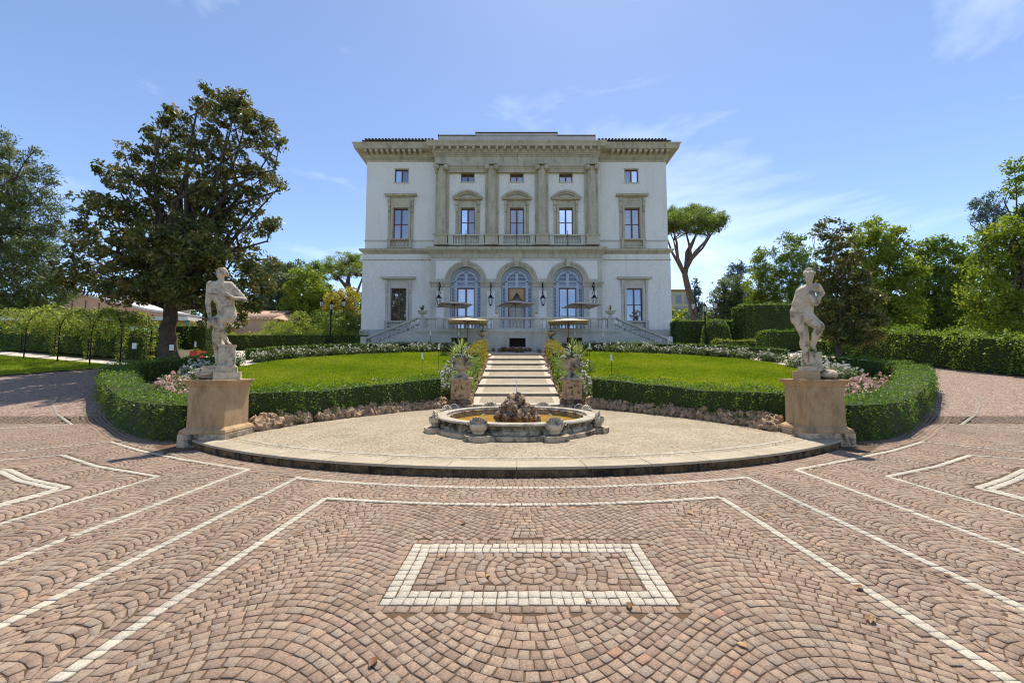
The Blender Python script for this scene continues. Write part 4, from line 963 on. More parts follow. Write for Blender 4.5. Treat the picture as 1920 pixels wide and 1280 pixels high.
def sash(parent, x0, x1, z0, z1, y, tr=.5, curtain='curtain', cw=.42, name='window', round_top=False, dark=None):
    """two-leaf timber window with glass panes, curtains and the dark room behind"""
    w_ = MB(); f = .09; xm = (x0 + x1) / 2; zt = z0 + (z1 - z0) * tr
    w_.box(x0, x0 + f, y, y + .08, z0, z1).box(x1 - f, x1, y, y + .08, z0, z1).box(x0 + f, x1 - f, y, y + .08, z1 - f, z1).box(x0 + f, x1 - f, y, y + .08, z0, z0 + f).box(xm - .075, xm + .075, y - .015, y + .09, z0 + f, z1 - f)
    if tr < 1: w_.box(x0 + f, xm - .075, y + .005, y + .075, zt - .035, zt + .035).box(xm + .075, x1 - f, y + .005, y + .075, zt - .035, zt + .035)
    for px_ in (x0 + f, xm + .075):                       # little rounded corners of the leaves
        pass
    o = vb(w_, name, 'timber', parent) if parent is villa else w_.build(name, M['timber'], parent)
    for a, c in ((x0 + f, xm - .075), (xm + .075, x1 - f)):
        for e, g in (((z0 + f, zt - .035), (zt + .035, z1 - f)) if tr < 1 else ((z0 + f, z1 - f),)):
            MB().add([(a, y + .04, e), (c, y + .04, e), (c, y + .04, g), (a, y + .04, g)], [(0, 1, 2, 3)]).build('pane', M['glass'], o)
    if curtain:
        for sgn in (-1, 1):
            b = MB(); n = 18; wd = (x1 - x0) * cw; xa = x0 + .05 if sgn < 0 else x1 - .05; vs = []; fs = []
            for i in range(n + 1):
                for j in range(5):
                    t_ = j / 4
                    pull = 1 if curtain == 'curtain' else (1.25 - .75 * min(1, (1 - t_) * 1.25))
                    vs.append((xa - sgn * wd * i / n * pull, y + .26 + .035 * math.sin(i * 2.1 + j * .3), z0 + (z1 - z0) * t_))
            for i in range(n):
                for j in range(4): q = i * 5 + j; fs.append((q, q + 5, q + 6, q + 1))
            b.add(vs, fs).build('curtain', M[curtain], o, True)
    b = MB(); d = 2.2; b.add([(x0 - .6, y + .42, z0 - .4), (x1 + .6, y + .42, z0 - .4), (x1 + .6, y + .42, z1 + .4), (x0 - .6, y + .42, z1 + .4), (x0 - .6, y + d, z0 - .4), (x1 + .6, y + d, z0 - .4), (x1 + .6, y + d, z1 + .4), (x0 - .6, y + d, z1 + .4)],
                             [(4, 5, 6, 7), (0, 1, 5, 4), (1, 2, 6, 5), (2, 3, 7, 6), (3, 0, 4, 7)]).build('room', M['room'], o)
    return o
XW = 15.12                                           # half width of the villa
zb, z_str, z_str2, z_mid, z_top = Z(652) - .4, Z(477), Z(468), Z(450), Z(302)
# wings: lower and upper wall with window openings
def sym(h): return [h, (-h[1], -h[0], h[2], h[3])]
def H(u0, u1, v0, v1, Y=YW): return (X(u0, (v0 + v1) / 2, Y), X(u1, (v0 + v1) / 2, Y), Z(v1, Y), Z(v0, Y))
wl_low = H(733, 763, 541, 602); wl_mid = H(737, 766, 390, 449.5); wl_top = H(740, 766, 317, 342)
xin = -X(812, 400)                                   # where the middle bay begins
for sg in (-1, 1):
    f = (lambda h: h) if sg < 0 else (lambda h: (-h[1], -h[0], h[2], h[3]))
    a, c = (-XW, -xin + .3) if sg < 0 else (xin - .3, XW)
    vb(wall_holes(a + (-.14 if sg < 0 else 0), c + (.14 if sg > 0 else 0), Z(640), z_str, YW - .14, [f(wl_low)]), 'wall', 'plaster')
    vb(wall_holes(a, c, z_str - .1, z_top + .1, YW, [f(wl_mid), f(wl_top)]), 'wall', 'plaster')
b = MB(); b.box(-XW - .14, XW + .14, YW + .6, YW + 22, zb, z_str); b.box(-XW, XW, YW + .6, YW + 22, z_str, z_top + .4)
for sg in (-1, 1): b.box(sg * XW - (.6 if sg > 0 else 0), sg * XW + (.6 if sg < 0 else 0), YW + .005, YW + .6, z_str, z_top + .1); b.box(sg * (XW + .14) - (.6 if sg > 0 else 0), sg * (XW + .14) + (.6 if sg < 0 else 0), YW - .135, YW + .6, Z(640), z_str - .002)
vb(b, 'wall', 'plaster')
# plinth of the wings
for sg in (-1, 1):
    a, c = (-XW, -xin + .3) if sg < 0 else (xin - .3, XW)
    b = MB(); b.cornice([(.16, zb), (.32, zb), (.32, Z(632)), (.26, Z(630)), (.2, Z(629.5)), (.2, Z(620)), (.15, Z(618))], a, c, YW - .14, YW + .4); vb(b, 'base_course', 'greystone')
    b = MB(); b.cornice([(0, Z(489)), (.06, Z(488.4)), (.06, Z(487)), (0, Z(486.8))], a - .14, c + .14, YW - .14, YW + .2); vb(b, 'string_course', 'pietra')
    b = MB(); b.cornice([(-.05, Z(478.5)), (.05, Z(478)), (.09, Z(476)), (.16, Z(475)), (.32, Z(472)), (.42, Z(471.5)), (.45, Z(469)), (.4, Z(468)), (.0, Z(466.5))], a, c, YW, YW + .6); vb(b, 'string_course', 'pietra')
    b = MB(); b.cornice([(0, Z(453)), (.07, Z(452.5)), (.07, Z(450.5)), (.03, Z(450))], a, c, YW, YW + .2); vb(b, 'string_course', 'pietra_pale')
    # main cornice with dentils and modillions
    b = MB(); b.cornice([(0, Z(304)), (.06, Z(303)), (.10, Z(301.5)), (.10, Z(298)), (.2, Z(296.5)), (.24, Z(295)), (.30, Z(294.2)), (.30, Z(288)), (.95, Z(287.6)), (1.0, Z(285)), (1.02, Z(282)), (1.12, Z(279.5)), (1.15, Z(278))], a, c, YW, YW + 20); vb(b, 'cornice', 'pietra')
    n = 11; mo = MB().box(-.13, .13, -.86, -.26, Z(292.5), Z(287.7)).add([(-.13, -.86, Z(292.5)), (.13, -.86, Z(292.5)), (.13, -.30, Z(294)), (-.13, -.30, Z(294)), (-.13, -.6, Z(292.4)), (.13, -.6, Z(292.4))], [(0, 1, 5, 4), (4, 5, 2, 3)]).mesh('modillion', M['pietra'])
    for i in range(n):
        xx = (a + .1 + i * (c - a - 1.6) / (n - 1)) if sg < 0 else (a + 1.5 + i * (c - a - 1.6) / (n - 1)); obj('modillion', mo, villa, (xx, 0, VO[2]))
    b = MB(); k = int((c - a) / .17)
    for i in range(k): b.box(a + i * .17, a + i * .17 + .1, YW - .17, YW - .09, Z(301.2), Z(298.3))
    vb(b, 'dentils', 'pietra', kind='stuff')
    # attic strip and tiled eaves
    b = MB(); b.box(a + .1, c, YW - .25, YW + 1, Z(278) - .02, Z(271)); vb(b, 'attic_wall', 'plaster')
    ro = MB(); ro.add([(a - .3 if sg < 0 else a, YW - .75, Z(270.5)), (c if sg < 0 else c + .3, YW - .75, Z(270.5)), (c, YW + 6, Z(270.5) + 1.4), (a, YW + 6, Z(270.5) + 1.4), (a - .3 if sg < 0 else a, YW - .75, Z(272)), (c if sg < 0 else c + .3, YW - .75, Z(272)), (c, YW + 6, Z(272)), (a, YW + 6, Z(272))], [(0, 1, 2, 3), (7, 6, 5, 4), (0, 4, 5, 1), (1, 5, 6, 2), (3, 7, 4, 0), (2, 6, 7, 3)]); rf = vb(ro, 'roof', 'rooftile')
    tl = MB().tube([(0, -.1, 0), (0, 3, .62)], .12, 8).mesh('roof_tile', M['rooftile'], True); k = int((c - a) / .33)
    for i in range(k): obj('roof_tile', tl, rf, (a + .15 + i * .33, YW - .75, Z(270.5) + .02))
# wing windows
def console(b, x, y, z0, z1, w_=.2):
    b.box(x - w_ / 2, x + w_ / 2, y - .2, y, z1 - .35, z1); b.box(x - w_ / 2 + .02, x + w_ / 2 - .02, y - .12, y, z0, z1 - .35)
def surround(o, h, y, hood, u_hw, m='pietra', pediment=False, frieze=1.0):
    x0, x1, z0, z1 = h; xm = (x0 + x1) / 2; zf = z1 + frieze
    b = MB(); b.box(x0 - .22, x0 - .001, y - .13, y + .02, z0, z1 + .22).box(x1 + .001, x1 + .22, y - .13, y + .02, z0, z1 + .22).box(x0, x1, y - .13, y + .02, z1 + .001, z1 + .22)
    b.box(x0 - .28, x1 + .28, y - .09, y + .02, z1 + .225, zf); b.box(x0 - .5, x0 - .26, y - .07, y + .02, z0, z1 + .1).box(x1 + .26, x1 + .5, y - .07, y + .02, z0, z1 + .1)
    b.build('surround', M[m], o)
    for s_ in (-1, 1):
        b = MB(); cxx = xm + s_ * ((x1 - x0) / 2 + .39); b.box(cxx - .13, cxx + .13, y - .3, y, zf - .4, zf).box(cxx - .115, cxx + .115, y - .2, y, zf - .9, zf - .4).box(cxx - .1, cxx + .1, y - .12, y, z1 - .35, zf - .9); b.ball((cxx, y - .15, z1 - .35), .11, 1, .8, 1.1, 8, 6); b.build('bracket', M[m], o)
    b = MB(); b.cornice([(-.25, zf), (-.1, zf + .02), (.0, zf + .1), (.22, zf + .14), (.27, zf + .24), (.32, zf + .30), (.30, zf + .33)], xm - u_hw + .3, xm + u_hw - .3, y - .13, y + .01); b.build('hood', M[m], o)
    if pediment:
        zc = zf + .33; hw = u_hw + .02; rise = pediment; Rr = (hw * hw + rise * rise) / (2 * rise); an = math.asin(hw / Rr); b = MB(); n = 20
        for k, (ra, rb, yo) in enumerate([(0, .2, .42), (.2, .34, .3)]):
            po = [(xm + (Rr - ra) * math.sin(-an + 2 * an * i / n), zc + rise - Rr + (Rr - ra) * math.cos(-an + 2 * an * i / n)) for i in range(n + 1)]; pi = [(xm + (Rr - rb) * math.sin(an - 2 * an * i / n), zc + rise - Rr + (Rr - rb) * math.cos(an - 2 * an * i / n)) for i in range(n + 1)]
            for i in range(n): b.prism([po[i + 1], po[i], pi[n - i], pi[n - i - 1]][::-1], y - yo, y + .01)
        b.build('pediment', M[m], o)
        b = MB(); pi = [(xm + (Rr - .3) * math.sin(-an + 2 * an * i / n), max(zc, zc + rise - Rr + (Rr - .3) * math.cos(-an + 2 * an * i / n))) for i in range(n + 1)]; b.prism([(p_[0], p_[1]) for p_ in pi][::-1] , y - .1, y + .01); b.build('tympanum', M['pietra_pale'], o)
def balcony(o, x0, x1, y, z0, z1, n, m='pietra', out=.45, post=.3):
    b = MB(); b.box(x0 - post, x1 + post, y - out, y + .02, z1 - .14, z1); b.box(x0 - post, x1 + post, y - out + .05, y + .02, z0, z0 + .14); b.box(x0 - post + .03, x0, y - out + .04, y + .02, z0 + .14, z1 - .14).box(x1, x1 + post - .03, y - out + .04, y + .02, z0 + .14, z1 - .14)
    bb = b.build('balcony', M[m], o)
    for i in range(n): baluster(o, x0 + (x1 - x0) * (i + .5) / n, y - out / 2, z0 + .14, z1 - z0 - .28, m)
for sg in (-1, 1):
    f = (lambda h: h) if sg < 0 else (lambda h: (-h[1], -h[0], h[2], h[3]))
    h = f(wl_top); o = sash(villa, *h, YW + .22, 1, cw=.3); MB().box(h[0] - .12, h[1] + .12, YW - .05, YW + .05, h[2] - .12, h[2] - .001).box(h[0] - .1, h[1] + .1, YW - .03, YW + .02, h[3] + .001, h[3] + .09).build('sill', M['pietra_pale'], o)
    h = f(wl_mid); o = sash(villa, *h, YW + .2, .5); surround(o, h, YW, None, 1.62); balcony(o, h[0] - .15, h[1] + .15, YW, Z(467), Z(449.6), 6)
    h = f(wl_low); o = sash(villa, *h, YW + .08, .5, curtain=None); surround(o, h, YW - .14, None, 1.7, 'pietra_pale', frieze=.75); balcony(o, h[0] - .15, h[1] + .15, YW - .14, Z(618), Z(602.4), 6, 'greystone')

# middle bay, upper part: recessed wall with pilasters, round columns, entablature
xc_out = -X(815, 380, YC)
cols = [X(u, 380, YC) for u in (829.5, 922.5, 1015.5, 1108.5)]
mid_h = [H(u - 13.2, u + 13.2, 390, 443, YC) for u in (877, 969, 1061)]; top_h = [H(u - 12.6, u + 12.6, 324.5, 341, YC) for u in (877, 969, 1061)]
vb(wall_holes(-xc_out + .4, xc_out - .4, Z(470, YC), Z(312, YC), YC, mid_h + top_h), 'wall', 'plaster')
for h in top_h:
    o = sash(villa, *h, YC + .22, 1, cw=.45); MB().box(h[0] - .1, h[1] + .1, YC - .05, YC + .05, h[2] - .1, h[2] - .001).build('sill', M['pietra_pale'], o)
b = MB(); b.box(-xc_out + .2, -xc_out + .41, YC + .002, YW + .3, Z(470), Z(312, YC)); b.box(xc_out - .41, xc_out - .2, YC + .002, YW + .3, Z(470), Z(312, YC)); vb(b, 'wall', 'pietra')
ped_t = Z(443.5, YC)
for i, cx_ in enumerate(cols):
    b = MB(); b.box(cx_ - .66, cx_ + .66, YC - .16, YC + .3, Z(462.5, YC), Z(316, YC)); vb(b, 'pilaster', 'pietra')
    b = MB(); b.cornice([(0, Z(463, YC)), (.06, Z(462.5, YC)), (.06, Z(460, YC)), (0, Z(459, YC)), (0, Z(446.5, YC)), (.06, Z(446, YC)), (.1, Z(444, YC)), (.1, Z(443.5, YC))], cx_ - .62, cx_ + .62, YC - .72, YC + .1); vb(b, 'pedestal', 'pietra')
    zb_, zt_ = ped_t, Z(325, YC); b = MB(); L = zt_ - zb_
    prof = [(.56, 0), (.56, .12), (.6, .18), (.56, .26), (.48, .30), (.5, .36), (.46, .42)] + [(.44 * (1 - .12 * (k / 10) ** 2), .42 + (L - .6) * k / 10) for k in range(11)] + [(.42, L - .1), (.42, L - .04), (.39, L)]
    b.lathe(prof, 20, (cx_, YC - .30, zb_)); co = vb(b, 'column', 'pietra', smooth=35)
    for k in range(1, 9):                                  # drum joints
        zz = zb_ + .42 + (L - .6) * k / 9; r_ = .44 * (1 - .12 * (k / 9) ** 2) + .004
        MB().lathe([(r_, -.012), (r_, .012)], 20, (cx_, YC - .30, zz), closed=False).build('drum_joint', M['pietra_pale'], co)
    # ionic capital
    b = MB(); z0 = zt_; z1 = Z(314, YC); hgt = z1 - z0
    b.box(cx_ - .62, cx_ + .62, YC - .92, YC + .1, z1 - .1, z1); b.lathe([(.40, 0), (.46, hgt * .35), (.52, hgt * .6)], 20, (cx_, YC - .30, z0))
    for s_ in (-1, 1):
        for yy in (YC - .86,):
            for kk, rr in enumerate((.23, .16, .09)):
                v0 = [(cx_ + s_ * .44 + rr * math.cos(R(t_ * 30)), yy - .03 * kk, z0 + hgt * .45 + rr * math.sin(R(t_ * 30))) for t_ in range(12)]; v1 = [(x_, y_ + (.8 if kk == 0 else .04), z_) for x_, y_, z_ in v0]
                b.add(v0 + v1, [tuple(range(12)), tuple(range(23, 11, -1))] + [(t_, (t_ + 1) % 12, 12 + (t_ + 1) % 12, 12 + t_) for t_ in range(12)])
    vb(b, 'capital', 'pietra', smooth=35)
for i, h in enumerate(mid_h):
    o = sash(villa, *h, YC + .2, .5, cw=(.42, .3, .42)[i]); surround(o, h, YC, None, 1.45, pediment=.72, frieze=.62)
    x0, x1 = cols[i] + .62, cols[i + 1] - .62; balcony(o, x0 + .55, x1 - .55, YC - .25, Z(462.5, YC), Z(443, YC), 9, 'pietra_pale', .4, .5)
    MB().tube([((x0 + x1) / 2, YC - .75, Z(466, YC)), ((x0 + x1) / 2, YC - .8, Z(437, YC))], .03, 6).build('flag_holder', M['iron'], o)
# entablature
b = MB(); YE = YC - .28
b.cornice([(0, Z(323, YE)), (.0, Z(316.5, YE)), (.05, Z(316, YE)), (.05, Z(313.5, YE)), (.16, Z(312.5, YE)), (.16, Z(311, YE)), (.08, Z(310.5, YE)), (.08, Z(306.5, YE)), (.02, Z(305.5, YE)), (.02, Z(295, YE)), (.08, Z(294, YE)), (.12, Z(292.5, YE)), (.12, Z(289.5, YE)), (.22, Z(288, YE)), (.26, Z(287, YE)), (.26, Z(280, YE)), (.62, Z(279.7, YE)), (.66, Z(276, YE)), (.76, Z(273, YE)), (.80, Z(271, YE))], -xc_out + .05, xc_out - .05, YE, YW + 6); vb(b, 'entablature', 'pietra')
mo = MB().box(-.12, .12, -.6, -.22, Z(285, YE), Z(279.8, YE)).box(-.1, .1, -.5, -.22, Z(286.3, YE), Z(285.1, YE)).mesh('modillion', M['pietra'])
for i in range(22): obj('modillion', mo, villa, (-xc_out + .05 + i * (2 * xc_out - .1) / 21, YE - YW, VO[2]))
b = MB(); k = int(2 * xc_out / .17)
for i in range(k): b.box(-xc_out + .05 + i * .17, -xc_out + .15 + i * .17, YE - .2, YE - .115, Z(292.3, YE), Z(289.8, YE))
vb(b, 'dentils', 'pietra', kind='stuff')
xa = -X(823, 264, YC); xb = -X(893, 255, YC)
b = MB(); b.box(-xa, xa, YC - .3, YC + 3, Z(271.5, YC) - .1, Z(258.2, YC)).box(-xb, xb, YC - .35, YC + 3.1, Z(258.2, YC), Z(253.5, YC)); vb(b, 'attic_wall', 'attic')
b = MB(); b.box(-xa - .06, -xb - .001, YC - .38, YC + 3, Z(258.2, YC) + .002, Z(257, YC)).box(xb + .001, xa + .06, YC - .38, YC + 3, Z(258.2, YC) + .002, Z(257, YC)).box(-xb - .06, xb + .06, YC - .43, YC + 3, Z(253.5, YC) + .002, Z(252.3, YC)); vb(b, 'attic_coping', 'rooftile')
for u, v0, v1 in ((822, 252, 262), (1116, 252, 262)):
    x_, _ = P(u, v1, YC); MB().tube([(x_, YC, Z(262, YC)), (x_, YC, Z(252, YC))], .035, 5).build('lightning_rod', M['iron'], villa, loc=VO)
# string cornice of the middle bay (floor of the loggia)
YL = YC - .5
xl = -X(808, 520, YL)
b = MB(); b.cornice([(0, Z(484, YL)), (.04, Z(483, YL)), (.04, Z(476, YL)), (.1, Z(475, YL)), (.18, Z(473.5, YL)), (.34, Z(471, YL)), (.42, Z(470.5, YL)), (.46, Z(467, YL)), (.46, Z(465, YL)), (.3, Z(463.5, YL))], -xl, xl, YL, YW + .3); vb(b, 'string_course', 'pietra')
b = MB(); b.box(-xl + .3, xl - .3, YL - .02, YW, Z(465, YL) - .1, Z(463, YL)); vb(b, 'loggia_floor', 'pietra')
# arches
ac = [X(u, 528, YL) for u in (873, 969, 1065)]; zs = Z(528, YL); ro = (X(911, 528, YL) - X(835, 528, YL)) / 2; ri = (X(902, 528, YL) - X(844, 528, YL)) / 2; ztop = Z(484, YL) + .05; zfl = 4.55
b = MB(); n = 24; d = .75
edges = [-xl] + sum([[c_ - ri, c_ + ri] for c_ in ac], []) + [xl]
for i in range(0, 8, 2):
    a, c_ = edges[i], edges[i + 1]; b.add([(a, YL, zfl - .5), (c_, YL, zfl - .5), (c_, YL, ztop), (a, YL, ztop)], [(0, 1, 2, 3)])
for c_ in ac:
    p_ = [(c_ - ri * math.cos(math.pi * k / n), zs + ri * math.sin(math.pi * k / n)) for k in range(n + 1)]
    for k in range(n): b.add([(p_[k][0], YL, p_[k][1]), (p_[k + 1][0], YL, p_[k + 1][1]), (p_[k + 1][0], YL, ztop), (p_[k][0], YL, ztop)], [(0, 1, 2, 3)]); b.add([(p_[k][0], YL, p_[k][1]), (p_[k + 1][0], YL, p_[k + 1][1]), (p_[k + 1][0], YL + d, p_[k + 1][1]), (p_[k][0], YL + d, p_[k][1])], [(3, 2, 1, 0)])
    for s_ in (-1, 1): b.add([(c_ + s_ * ri, YL, zfl - .5), (c_ + s_ * ri, YL + d, zfl - .5), (c_ + s_ * ri, YL + d, zs), (c_ + s_ * ri, YL, zs)], [(0, 1, 2, 3)])
for s_ in (-1, 1): b.add([(s_ * xl, YL, zfl - .5), (s_ * xl, YW, zfl - .5), (s_ * xl, YW, ztop), (s_ * xl, YL, ztop)], [(0, 1, 2, 3)])
vb(b, 'arcade_wall', 'pietra_pale')
for c_ in ac:                                           # archivolt and keystone
    b = MB()
    for ra, rb, yo in ((ri + .001, ri + .16, .06), (ri + .16, ri + .3, .10), (ri + .3, ro, .15)):
        for k in range(n):
            t0, t1 = math.pi * k / n, math.pi * (k + 1) / n; q = [(c_ - r_ * math.cos(t_), zs + r_ * math.sin(t_)) for r_, t_ in ((ra, t0), (ra, t1), (rb, t1), (rb, t0))]; b.prism(q, YL - yo, YL + .01)
    vb(b, 'archivolt', 'pietra'); b = MB(); b.prism([(c_ - .2, zs + ri - .08), (c_ + .2, zs + ri - .08), (c_ + .3, ztop - .1), (c_ - .3, ztop - .1)], YL - .32, YL); vb(b, 'keystone', 'pietra')
for i in range(0, 8, 2):                                # imposts and white panels on the piers
    a, c_ = edges[i], edges[i + 1]; b = MB(); b.cornice([(0, Z(538, YL)), (.05, Z(537.5, YL)), (.05, Z(534, YL)), (.12, Z(531, YL)), (.16, Z(530, YL)), (.16, Z(528.3, YL)), (.1, Z(528, YL))], a + .02, c_ - .02, YL - .01, YL + .5); vb(b, 'impost', 'pietra')
    w_ = c_ - a; b = MB(); b.box(a + w_ * .3, c_ - w_ * .3, YL - .035, YL + .01, zfl, Z(545, YL)); vb(b, 'pier_panel', 'plaster')
for i in range(4):
    lo = -xl + .4 if i == 0 else ac[i - 1] + ro * .72; hi = xl - .4 if i == 3 else ac[i] - ro * .72
    b = MB(); zz0, zz1 = Z(523, YL), Z(489, YL); pts = []
    cl = ac[i - 1] if i > 0 else None; crr = ac[i] if i < 3 else None; m_ = 12
    for k in range(m_ + 1):                            # spandrel panel bounded by the arches on both sides
        z_ = zz0 + (zz1 - zz0) * k / m_; dx = math.sqrt(max(0, (ro + .06) ** 2 - (z_ - zs) ** 2)); l_ = cl + dx if cl is not None else -xl + .45; r_ = crr - dx if crr is not None else xl - .45; pts.append((l_, r_, z_))
    for q0, q1 in zip(pts[:-1], pts[1:]): b.add([(q0[0], YL - .03, q0[2]), (q0[1], YL - .03, q0[2]), (q1[1], YL - .03, q1[2]), (q1[0], YL - .03, q1[2])], [(0, 1, 2, 3)])
    vb(b, 'spandrel_panel', 'plaster')
# shuttered arch fillings
for i, c_ in enumerate(ac):
    yd = YL + .4; rr = ri - .02; hw = X(890.5, 560, YL) - X(874, 560, YL); zl = Z(538.5, YL); r2 = hw + .30
    bk = MB(); bk.box(c_ - rr, c_ - hw - .28, yd + .022, yd + .05, zfl, zs).box(c_ + hw + .28, c_ + rr, yd + .022, yd + .05, zfl, zs)
    for k in range(n):
        t0, t1 = math.pi * k / n, math.pi * (k + 1) / n; bk.prism([(c_ - r_ * math.cos(t_), zs + r_ * math.sin(t_)) for r_, t_ in ((.01, t0), (.01, t1), (rr - .1, t1), (rr - .1, t0))], yd + .05, yd + .09)
    bk.box(c_ - hw - .1, c_ + hw + .1, yd + .05, yd + .09, zl + .2, zs); vb(bk, 'louvre_gap_shade', 'gap_shade'); b = MB()  # panel behind the slats, coloured dark to imitate the shade between them
    for s_ in (-1, 1):
        b.box(c_ + s_ * (hw + .14) - .14, c_ + s_ * (hw + .14) + .14, yd - .06, yd + .06, zfl, zs + .1); b.box(c_ + s_ * (rr - .06) - .06, c_ + s_ * (rr - .06) + .06, yd - .05, yd + .06, zfl, zs)
    b.box(c_ - rr, c_ + rr, yd - .055, yd + .06, zl + .02, zl + .22).box(c_ - rr, c_ + rr, yd - .05, yd + .06, zs - .02, zs + .16).box(c_ - .14, c_ + .14, yd - .06, yd + .06, zl + .22, zs + r2 - .1)
    for k in range(n):
        t0, t1 = math.pi * k / n, math.pi * (k + 1) / n
        for ra, rb, yo in ((r2 - .2, r2, .06), (rr - .12, rr, .06)): b.prism([(c_ - r_ * math.cos(t_), zs + r_ * math.sin(t_)) for r_, t_ in ((ra, t0), (ra, t1), (rb, t1), (rb, t0))], yd - yo, yd - yo + .04)
    dr = vb(b, 'arched_door', 'shutter')
    b = MB(); nl = 46
    for k in range(nl):                                # radiating slats
        t_ = math.pi * (k + .5) / nl; r0, r1 = r2 + .01, rr - .12; ux, uz = -math.cos(t_), math.sin(t_); px_, pz_ = uz * .022, -ux * .022
        b.add([(c_ + ux * r0 - px_, yd - .03, zs + uz * r0 - pz_), (c_ + ux * r0 + px_, yd - .03, zs + uz * r0 + pz_), (c_ + ux * r1 + px_ * 1.6, yd - .03, zs + uz * r1 + pz_ * 1.6), (c_ + ux * r1 - px_ * 1.6, yd - .03, zs + uz * r1 - pz_ * 1.6), (c_ + ux * r0 - px_ * .2, yd + .04, zs + uz * r0 - pz_ * .2), (c_ + ux * r1 - px_ * .2, yd + .04, zs + uz * r1)], [(0, 1, 2, 3), (0, 3, 5, 4)])
    for s_ in (-1, 1):
        z_ = zfl + .1
        while z_ < zs + r2 - .35:
            x0, x1 = (hw + .30, rr - .14) if z_ < zs - .1 else (.15, 0)
            if z_ < zs - .1: b.add([(c_ + s_ * x0, yd - .045, z_), (c_ + s_ * x1, yd - .045, z_), (c_ + s_ * x1, yd + .02, z_ + .1), (c_ + s_ * x0, yd + .02, z_ + .1)], [(0, 1, 2, 3)])
            if z_ > zl + .25 and not zs - .1 < z_ < zs + .14:
                xx = hw + .02 if z_ < zs else math.sqrt(max(0, (r2 - .2) ** 2 - (z_ + .06 - zs) ** 2))
                if xx > .2: b.add([(c_ + s_ * .14, yd - .045, z_), (c_ + s_ * xx, yd - .045, z_), (c_ + s_ * xx, yd + .02, z_ + .1), (c_ + s_ * .14, yd + .02, z_ + .1)], [(0, 1, 2, 3)])
            z_ += .135
    b.build('louvres', M['shutter'], dr, kind='stuff')
    if i == 1:
        b = MB(); b.box(c_ - hw, c_ - hw + .1, yd, yd + .08, zfl, zl).box(c_ + hw - .1, c_ + hw, yd, yd + .08, zfl, zl); vb(b, 'door_frame', 'timber')
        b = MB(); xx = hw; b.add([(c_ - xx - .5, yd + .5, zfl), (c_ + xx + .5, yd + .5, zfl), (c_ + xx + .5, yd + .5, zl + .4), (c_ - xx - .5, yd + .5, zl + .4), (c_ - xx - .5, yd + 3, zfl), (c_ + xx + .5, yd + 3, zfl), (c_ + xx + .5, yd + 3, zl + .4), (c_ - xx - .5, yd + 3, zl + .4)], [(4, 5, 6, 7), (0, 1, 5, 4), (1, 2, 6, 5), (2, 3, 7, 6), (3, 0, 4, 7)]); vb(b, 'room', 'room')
        for s_ in (-1, 1):                             # looped-back drapes
            b = MB(); vs = []; fs = []; nn = 24
            for k in range(nn + 1):
                u_ = k / nn
                for j in range(9):
                    t_ = j / 8; sp = (hw * 1.15) * (1 - .93 * t_ ** 1.6); vs.append((c_ + s_ * (hw - sp * (1 - u_)), yd + .2 + .04 * math.sin(k * 1.9), zl - 1.45 * t_ * (1 - .25 * (1 - u_) * (1 - t_))))
            for k in range(nn):
                for j in range(8): q = k * 9 + j; fs.append((q, q + 9, q + 10, q + 1))
            b.add(vs, fs); vb(b, 'drape', 'drape', smooth=True)
    else: sash(villa, c_ - hw, c_ + hw, zfl + .1, zl, yd + .04, .42, cw=.4, name='french_window', curtain='curtain')

# ------------------------------------------------------------------ terrace in front of the villa
YT = 29.5; ZT = P(968, 617.5, YT)[1]; XT = 7.30; ZR = P(968, 594.5, YT)[1]; zg = T(8, 29) - .35
tr = thing('villa_terrace', 'grey stone terrace with balustrades and side stairs in front of the villa', 'terrace', (0, YT, zg)); TO = (0, -YT, -zg)
def tb(b, name, m, parent=tr, smooth=False, **k): return b.build(name, M[m], parent, smooth, TO if parent is tr else (0, 0, 0), **k)
oh = [H(955, 985.5, 633.5, 650.5, YT), H(846, 875.5, 633, 645, YT), H(1063, 1092, 633, 645, YT)]
tb(wall_holes(-XT, XT, zg - .2, ZT - .24, YT, oh, .3), 'wall', 'greystone')
b = MB(); b.box(-XT, XT, YT + .32, YL + .1, zg - .2, ZT - .02); 
for s_ in (-1, 1): b.box(s_ * XT - .15, s_ * XT + .15, YT + .003, YL, zg - .2, ZT - .25)
tb(b, 'wall', 'greystone'); tb(MB().box(-XT + .02, XT - .02, YT + .02, YL + .3, ZT - .019, ZT + .005), 'floor', 'pietra_pale')
b = MB(); b.cornice([(0, ZT - .32), (.06, ZT - .29), (.06, ZT - .24), (.12, ZT - .2), (.14, ZT - .05), (.12, ZT)], -XT, XT, YT, YT + .45); tb(b, 'cornice', 'greystone')
for h in oh:
    g = MB(); k = 5; g.box(h[0], h[1], YT + .12, YT + .15, h[2], h[2] + .05).box(h[0], h[1], YT + .12, YT + .15, h[3] - .05, h[3])
    for i in range(k + 1): x_ = h[0] + (h[1] - h[0]) * i / k; g.tube([(x_, YT + .13, h[2]), (x_, YT + .13, h[3])], .018, 5)
    n = 16; cx_, cz = (h[0] + h[1]) / 2, (h[2] + h[3]) / 2; g.tube([(cx_ + .42 * (h[1] - h[0]) * math.cos(2 * math.pi * i / n), YT + .11, cz + .42 * (h[3] - h[2]) * math.sin(2 * math.pi * i / n)) for i in range(n + 1)], .025, 5)
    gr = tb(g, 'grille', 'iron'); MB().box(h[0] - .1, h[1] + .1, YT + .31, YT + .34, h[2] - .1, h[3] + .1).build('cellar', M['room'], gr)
zr0 = ZT + .1; zr1 = ZR
posts = [X(u, 605, YT) for u in (792, 824.5, 930.5, 1007.5, 1114, 1146)]
